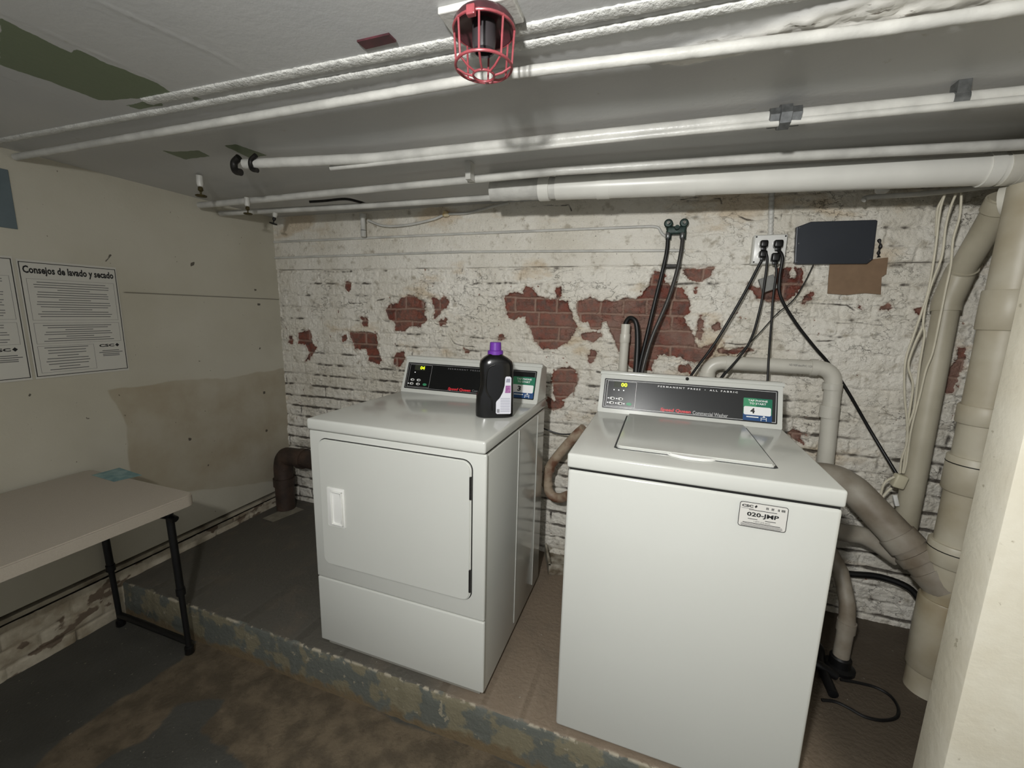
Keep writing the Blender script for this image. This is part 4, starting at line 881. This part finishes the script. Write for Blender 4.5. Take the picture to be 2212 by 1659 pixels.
tube(bm, smoothpath(pts, 6), .0085, 12); tag(obj('supply_hose', bm, GREYHOSE, smooth=True), 'grey braided supply hose from the right faucet down behind the washer', 'hose', 'washer supply hoses')
bm = bmesh.new(); p = onw(1452, 574, -.03); box(bm, p.x - .03, -.035, p.z - .008, p.x + .03, -.005, p.z + .006, .003); tag(obj('hose_bracket', bm, DARKIRON), 'small dark bracket on the brick ledge behind the two supply hoses', 'bracket')

# outlet box and plugs
ob = thing('outlet_box', 'white four-socket electrical outlet box on the brick wall', 'outlet', onw(1658, 541, -.02)); O_ = Vector(ob.location)
w_, h_ = .122, .118
bm = bmesh.new(); box(bm, -w_ / 2, -.030, -h_ / 2, w_ / 2, .016, h_ / 2, .006, 3); bx = obj('box_body', bm, mat('box_paint', (214, 214, 208), .4, var=.1), ob, smooth=True)
bm = bmesh.new(); box(bm, -w_ / 2 + .004, -.033, -h_ / 2 + .004, w_ / 2 - .004, -.029, h_ / 2 - .004, .004, 2); obj('cover_plate', bm, ENAMEL2, ob, smooth=True)
for sx_ in (-1, 1):
    for sz in (-1, 1):
        bm = bmesh.new(); lathe(bm, [(.019, 0), (.019, .003), (.016, .004)], 20, along((sx_ * .026, -.032, sz * .026), (sx_ * .026, -.05, sz * .026))); obj('socket', bm, ENAMEL2, ob, smooth=True)
bm = bmesh.new()
for sx_ in (-1, 1):
    for sz in (-1, 1): lathe(bm, [(.0035, 0), (.002, .002)], 8, along((sx_ * .052, -.033, sz * .05), (sx_ * .052, -.05, sz * .05)))
obj('screw', bm, DARKIRON, ob)
def cord(name, label, plug, path, r=.0052, psize=(.028, .03, .028), m=BLACKRUB, cat='cable'):
    t_ = thing(name, label, cat, plug, 0, 'cables plugged into the outlet box'); o = Vector(plug)
    bm = bmesh.new(); a, d, h = psize; box(bm, -a / 2, -d / 2, -h / 2, a / 2, d / 2, h / 2, .006, 3); box(bm, -a / 3, -d / 2 + .004, -h / 2 - .012, a / 3, d / 2 - .012, -h / 2 + .002, .003, 2); obj('plug', bm, BLACKPL, t_, smooth=True)
    bm = bmesh.new(); tube(bm, smoothpath([Vector((0, -.004, -h / 2 - .006))] + [p - o for p in path], 6), r, 10); obj('cord', bm, m, t_, smooth=True); return t_
yp = -.069
cord('appliance_cable', 'black power cord from the lower left socket, the leftmost of the four', onw(1648, 549, yp), [onw(1640, 572, -.07), onw(1600, 648, -.075), onw(1545, 740, -.09), onw(1495, 808, -.13), onw(1470, 850, -.18)], .0055)
cord('appliance_cable', 'black power cord from the upper left socket, crossing the white discharge pipe near its bend', onw(1650, 527, yp), [onw(1657, 556, -.085), onw(1653, 600, -.08), onw(1641, 670, -.08), onw(1616, 745, -.11), onw(1562, 812, -.15), onw(1530, 850, -.19)], .0048)
cord('appliance_cable', 'black power cord from the lower right socket, hanging straight down across the discharge pipe', onw(1675, 556, yp), [onw(1677, 590, -.075), onw(1670, 640, -.075), onw(1666, 700, -.09), onw(1660, 780, -.13), onw(1657, 850, -.16)], .0042, (.03, .03, .034))
cord('appliance_cable', 'long black power cord from the upper right socket slanting down to the white connector', onw(1681, 527, yp), [onw(1690, 556, -.09), onw(1684, 600, -.085), onw(1686, 640, -.08), onw(1718, 696, -.06), onw(1758, 748, -.045), onw(1790, 785, -.03), onw(1828, 840, -.025), onw(1880, 930, -.03), onw(1937, 1024, -.10)], .0062, (.032, .03, .03))
bm = bmesh.new(); pts = [onw(1757, 572, -.03), onw(1737, 612, -.04), onw(1712, 650, -.05), onw(1678, 678, -.05), onw(1640, 720, -.05), onw(1590, 772, -.06), onw(1545, 830, -.10)]
tube(bm, smoothpath(pts, 6), .0022, 8); tag(obj('thin_wire', bm, BLACKRUB, smooth=True), 'thin black wire trailing down-left from under the dark wall plate', 'wire')
bm = bmesh.new(); p = onw(1658, 612, -.04); box(bm, -.028, -.012, -.032, .028, .012, .028, .003, 2, T(p) @ Matrix.Rotation(math.radians(-22), 4, 'Y'))
tag(obj('power_adapter', bm, mat('grey_adapter', (132, 132, 128), .5, var=.2)), 'grey boxy adapter tilted beneath the outlet box', 'adapter')
p1 = onw(1664, 512, -.018); p2 = onw(1664, 425, -.018)
bm = bmesh.new(); tube(bm, sub([p1, p2 + Vector((0, 0, .06))], .004), .011, 12, rf=lambda f: .0105 + .0012 * math.sin(f * 260)); tag(obj('flexible_conduit', bm, PAINTPIPE, smooth=True), 'painted flexible conduit running up from the outlet box to the ceiling', 'conduit')

# dark plate, cardboard, bits near it
pl = [onw(*p, -.03) for p in ((1720, 491), (1752, 479), (1891, 475), (1895, 477), (1885, 560), (1872, 570), (1722, 571), (1716, 568))]
bm = bmesh.new(); prism(bm, [(p.x, p.z) for p in pl], -.034, -.006, bev=.003)
o = tag(obj('metal_plate', bm, PLATEM), 'dark slate-grey metal cover plate on the brick wall', 'plate')
bm = bmesh.new()
for px, py in ((1727, 492), (1725, 526), (1721, 565), (1880, 560)): p = onw(px, py, -.034); lathe(bm, [(.003, 0), (.002, .0015)], 8, along((p.x, -.034, p.z), (p.x, -.05, p.z)))
obj('screw', bm, GALV, o)
cb = [onw(*p, -.018) for p in ((1793, 570), (1919, 556), (1915, 592), (1905, 598), (1903, 636), (1870, 633), (1830, 637), (1788, 634), (1790, 600))]
bm = bmesh.new(); prism(bm, [(p.x, p.z) for p in cb], -.017, -.013); tag(obj('cardboard_piece', bm, CARD), 'brown torn cardboard piece stuck below the dark metal plate', 'cardboard')
bm = bmesh.new(); tube(bm, smoothpath([onw(1898, 517, -.016), onw(1902, 530, -.022), onw(1898, 545, -.016), onw(1898, 556, -.016)], 5), .005, 8, rf=lambda f: .005 + .002 * math.sin(f * 20)); tag(obj('wall_bolt', bm, DARKIRON, smooth=True), 'short dark rod on the wall right of the dark metal plate', 'rod')
# small white stub pipe under the ceiling
a = onw(1865, 433, -.16); b = onw(2000, 418, -.2)
bm = bmesh.new(); tube(bm, smoothpath([a, a + Vector((.02, 0, .010)), b, b + (b - a) * 1.2], 5), .0085, 12); 
o = tag(obj('stub_pipe', bm, PAINTPIPE, smooth=True), 'thin white open-ended pipe beneath the wide drain pipe, above the metal plate', 'pipe')
p = onw(1905, 414, -.14); bm = bmesh.new(); lathe(bm, [(.022, .01), (.020, 0), (.010, -.008)], 18, T(p)); tag(obj('round_fitting', bm, ENAMEL2, smooth=True), 'small white round cap above the thin open-ended pipe', 'fitting')

# ------------------------------------------------------------------ white cords at right
wc = thing('hanging_cord', 'bundle of cream cords hanging from the ceiling down to a white connector', 'cord')
def px(pts, d0, d1):
    n = len(pts) - 1; return [U(x, y, 'y', d0 + (d1 - d0) * i / n) for i, (x, y) in enumerate(pts)]
for pts in ([(2045, 405), (2039, 424), (2026, 449), (2023, 481), (2022, 510)], [(2047, 405), (2039, 426), (2032, 449), (2027, 481), (2023, 519), (2016, 568), (2005, 630), (1992, 671), (1975, 720), (1956, 780), (1954, 850), (1959, 908), (1960, 952), (1948, 990), (1944, 1022)],
            [(2068, 400), (2066, 416), (2054, 446), (2043, 489), (2035, 552), (2019, 595), (2003, 644), (1994, 698), (1997, 725), (1986, 793), (1975, 881), (1962, 922), (1956, 976), (1950, 1022)],
            [(2078, 400), (2077, 416), (2073, 468), (2059, 517), (2054, 573), (2043, 625), (2030, 690), (2015, 760), (2000, 800), (1988, 850), (1968, 930), (1958, 1000), (1952, 1022)],
            [(1996, 700), (1975, 745), (1962, 790), (1972, 830), (1966, 880), (1958, 930)]):
    bm = bmesh.new(); n = len(pts)
    tube(bm, smoothpath(px(pts, -.20 if pts[0][1] < 500 else -.17, -.16), 5), .0036, 8); obj('cord_strand', bm, ROPE, wc, smooth=True)
p = U(1942, 1038, 'y', -.165); bm = bmesh.new(); box(bm, -.018, -.016, -.028, .020, .016, .024, .006, 3, T(p) @ Matrix.Rotation(math.radians(12), 4, 'Y')); obj('connector', bm, mat('cream_plastic', (196, 190, 166), .45), wc, smooth=True)
pts = [(1932, 1030), (1912, 1042), (1903, 1065), (1902, 1085), (1896, 1100), (1902, 1114), (1911, 1108), (1909, 1092), (1904, 1080), (1915, 1064), (1926, 1054)]
bm = bmesh.new(); tube(bm, smoothpath(px(pts, -.17, -.17), 5), .0045, 8); obj('cord_loop', bm, ROPE, wc, smooth=True)
p = U(1934, 1080, 'y', -.16); bm = bmesh.new(); box(bm, -.006, -.006, -.024, .008, .006, .02, .003, 2, T(p) @ Matrix.Rotation(math.radians(-18), 4, 'Y')); obj('plug_end', bm, ENAMEL2, wc, smooth=True)

# ------------------------------------------------------------------ between and beside the machines
pts = [U(1262, 925, 'y', -.16), U(1240, 945, 'y', -.15), U(1205, 985, 'y', -.14), U(1187, 1012, 'y', -.14), U(1182, 1045, 'y', -.14), U(1190, 1068, 'y', -.14), U(1208, 1076, 'y', -.15), U(1228, 1070, 'y', -.17)]
pb = thing('trap_pipe', 'old brown-stained waste trap pipe in the gap between the dryer and the washer', 'pipe')
MT = mat('stained_trap_pipe', (166, 150, 130), .5, col2=(112, 78, 60), scale=16, thr=(.35, .6))
bm = bmesh.new(); tube(bm, smoothpath(pts, 6), .024, 16); obj('pipe_run', bm, MT, pb, smooth=True)
for i in (3, 4):
    bm = bmesh.new(); d = (pts[i + 1] - pts[i]).normalized(); seg(bm, pts[i] - d * .008, pts[i] + d * .012, .0275, 16); obj('coupling', bm, MT, pb, smooth=True)
bm = bmesh.new(); tube(bm, smoothpath([U(1150, 915, 'y', -.09), U(1183, 929, 'y', -.09), U(1215, 938, 'y', -.09), U(1258, 935, 'y', -.10), U(1300, 930, 'y', -.12)], 5), .0038, 8)
tag(obj('thin_wire', bm, BLACKRUB, smooth=True), 'thin black wire spanning the gap between dryer and washer', 'wire')
bm = bmesh.new()
mt_ = T((1.865, -.20, .001)) @ Matrix.Rotation(math.radians(20), 4, 'Z')
box(bm, 0, 0, 0, .17, .20, .003, 0, 1, mt_)
for a in ((0, 0, 0, .17, .003, .05), (0, 0, 0, .003, .20, .05), (0, .197, 0, .17, .2, .05), (.167, 0, 0, .17, .2, .05)): box(bm, *a, .001, 1, mt_)
box(bm, .0, .0, .048, .012, .2, .052, .001, 1, mt_); box(bm, 0, 0, .048, .17, .012, .052, .001, 1, mt_)
tag(obj('shallow_tray', bm, mat('dirty_white_tray', (176, 170, 156), .6, col2=(96, 84, 66), scale=20)), 'shallow off-white tray on the platform in the gap behind the washer', 'tray')
# register on the platform in the back left corner
p = [U(*q_, 'z', .0) for q_ in ((567, 1120), (590, 1128), (657, 1101), (630, 1092))]
bm = bmesh.new(); vs = [bm.verts.new((v.x, v.y, .001)) for v in p]; f = bm.faces.new(vs); r = bmesh.ops.inset_region(bm, faces=[f], thickness=.012)
bm.faces.ensure_lookup_table()
for f2 in bm.faces: pass
r2 = bmesh.ops.extrude_face_region(bm, geom=[f_ for f_ in bm.faces if f_ is not f])
for g in r2['geom']:
    if isinstance(g, bmesh.types.BMVert): g.co.z += .006
bmesh.ops.recalc_face_normals(bm, faces=bm.faces); tag(obj('paper_frame', bm, mat('grimy_paper', (150, 144, 128), .7, var=.3)), 'grimy pale flat frame lying on the platform left of the dryer', 'frame')
# cast iron pipe in the corner
h0 = U(622, 985, 'y', -.13); rr = .056
ci = thing('cast_iron_pipe', 'rusty brown pipe with rounded elbow in the corner left of the dryer', 'pipe')
bm = bmesh.new(); tube(bm, smoothpath([(.085, -.13, .003), (.085, -.13, h0.z - .16), (.087, -.13, h0.z - .07), (.11, -.13, h0.z - .012), (.17, -.13, h0.z), (.5, -.13, h0.z), (1.1, -.13, h0.z)], 8), rr, 22); obj('pipe_run', bm, RUST, ci, smooth=True)
bm = bmesh.new(); seg(bm, (.23, -.13, h0.z), (.27, -.13, h0.z), rr * 1.12, 22); obj('coupling', bm, RUST, ci, smooth=True)
bm = bmesh.new(); seg(bm, (.085, -.13, h0.z - .2), (.085, -.13, h0.z - .15), rr * 1.14, 22); obj('coupling', bm, RUST, ci, smooth=True)

# ------------------------------------------------------------------ ceiling fittings
def sprink(px_, zt, mcap, mdisc, label, tilt=0, sz=1):
    q = U(px_[0], px_[1], 'z', zt); t_ = thing('shutoff_valve', label, 'valve', (q.x, q.y, zt), 0, 'valves hanging in the back left corner'); R_ = Matrix.Rotation(tilt, 4, 'Y') @ Matrix.Scale(sz, 4)
    bm = bmesh.new(); lathe(bm, [(.012, .03), (.013, .0), (.010, -.012), (.007, -.014)], 14, R_); obj('valve_body', bm, mcap, t_, smooth=True)
    bm = bmesh.new(); lathe(bm, [(.005, -.012), (.009, -.018), (.010, -.028), (.004, -.034), (.003, -.048)], 12, R_); obj('stem', bm, DARKIRON if mdisc is not BRONZE else BRONZE, t_, smooth=True)
    bm = bmesh.new(); lathe(bm, [(.008, -.046), (.020, -.047), (.022, -.051), (.018, -.054), (.005, -.054)], 9, R_); obj('handwheel', bm, mdisc, t_, smooth=True)
    return t_
sprink((432, 396), 1.80, PAINTPIPE, BRONZE, 'small valve with dark handwheel hanging from the ceiling, leftmost of three')
sprink((534, 440), 1.77, PAINTPIPE, BRONZE, 'small valve hanging under the ceiling pipes near the left wall, middle of three', sz=.9)
sprink((594, 464), 1.765, PAINTPIPE, DARKIRON, 'small valve with tilted dark wheel at the corner, rightmost of three', tilt=.35, sz=.9)
nb = U(784, 475, 'y', -.06)
pn = thing('stub_fitting', 'painted vertical stub fitting hanging from the ceiling pipe over the boards', 'fitting', (nb.x, -.06, nb.z))
bm = bmesh.new(); lathe(bm, [(.018, .03), (.018, .012), (.013, .010), (.013, -.055), (.0145, -.057), (.0145, -.088), (.012, -.09)], 16); obj('stub', bm, PAINTPIPE, pn, smooth=True)
bm = bmesh.new(); lathe(bm, [(.0135, -.062), (.0142, -.060), (.0142, -.056), (.0135, -.054)], 16); obj('band', bm, DARKIRON, pn)
bm = bmesh.new(); pts = [onw(795, 476, -.04), onw(830, 488, -.04), onw(880, 486, -.035), onw(935, 474, -.03), onw(965, 463, -.03), onw(1010, 460, -.03), onw(1070, 445, -.04), onw(1100, 438, -.05)]
tube(bm, smoothpath(pts, 6), .0062, 10); tag(obj('cloth_cable', bm, PAINTPIPE, smooth=True), 'painted cable sagging along the top of the boards from the stub fitting', 'cable')
bm = bmesh.new(); p = onw(962, 462, -.035); bmesh.ops.create_icosphere(bm, subdivisions=3, radius=.017, matrix=T(p))
for v in bm.verts: v.co += (v.co - p) * .5 * mnoise(v.co * 60)
tag(obj('foam_blob', bm, mat('yellow_foam', (190, 164, 112), .6, col2=(214, 206, 180), scale=40), smooth=True), 'yellowish hardened foam blob on the sagging cable', 'foam')
bm = bmesh.new(); pts = [U(668, 436, 'z', 1.80), U(700, 434, 'z', 1.81), U(745, 430, 'z', 1.81), U(775, 436, 'z', 1.80), U(800, 444, 'z', 1.80)]
tube(bm, smoothpath(pts, 6), .006, 8); tag(obj('bent_tube', bm, DARKIRON, smooth=True), 'dark bent tube between the two white pipes in the back left corner', 'tube')
# maroon rectangle
p = [U(*q_, 'z', Z_CEIL - .004) for q_ in ((771, 91), (840, 75), (856, 91), (790, 107))]
bm = bmesh.new(); vs = [bm.verts.new(v) for v in p]; f = bm.faces.new(vs); r = bmesh.ops.extrude_face_region(bm, geom=[f])
for g in r['geom']:
    if isinstance(g, bmesh.types.BMVert): g.co.z += .004
bmesh.ops.recalc_face_normals(bm, faces=bm.faces); tag(obj('ceiling_patch', bm, MAROON), 'small dark maroon rectangle on the ceiling left of the red guard', 'plate')

# ------------------------------------------------------------------ caged lamp
gc = U(1046, 72, 'z', 1.80)
lp_ = thing('caged_ceiling_lamp', 'ceiling lamp holder inside a red wire guard on a white mounting plate', 'lamp', (gc.x, gc.y, Z_CEIL))
bm = bmesh.new(); box(bm, 1.861 - gc.x, -1.307 - gc.y, -.012, .066, .032, -.0, .002); obj('mounting_plate', bm, PAINTPIPE, lp_)
bm = bmesh.new(); RG = .056
lathe(bm, [(.020, -.012), (.050, -.014), (.056, -.022), (.056, -.032), (.053, -.034), (.046, -.026), (.018, -.020)], 28); obj('lamp_canopy', bm, MAROON, lp_, smooth=True)
bm = bmesh.new(); lathe(bm, [(.022, -.02), (.022, -.05), (.020, -.066), (.016, -.069), (.016, -.058), (.002, -.058)], 20); obj('lamp_holder', bm, mat('dark_socket', (52, 48, 50), .4), lp_, smooth=True)
def ring(bm, r, z, w=.0024, n=32): 
    pts = [Vector((r * math.cos(2 * PI * k / n), r * math.sin(2 * PI * k / n), z)) for k in range(n + 1)]; tube(bm, pts, w, 8, cap=False)
bm = bmesh.new(); ring(bm, RG, -.032); ring(bm, RG * .93, -.092, .0026); ring(bm, RG * .35, -.106, .0022)
for k in range(8):
    a = 2 * PI * (k + .3) / 8; ca, sa = math.cos(a), math.sin(a)
    tube(bm, [Vector((RG * ca, RG * sa, -.030)), Vector((RG * .965 * ca, RG * .965 * sa, -.06)), Vector((RG * .93 * ca, RG * .93 * sa, -.092)), Vector((RG * .62 * ca, RG * .62 * sa, -.102)), Vector((RG * .35 * ca, RG * .35 * sa, -.106))], .0021, 8)
obj('wire_guard', bm, REDWIRE, lp_, smooth=True)
bm = bmesh.new(); box(bm, -.008, -RG - .007, -.042, .008, -RG + .004, -.026, .002); obj('guard_clamp', bm, REDWIRE, lp_)
bpy.context.view_layer.update()
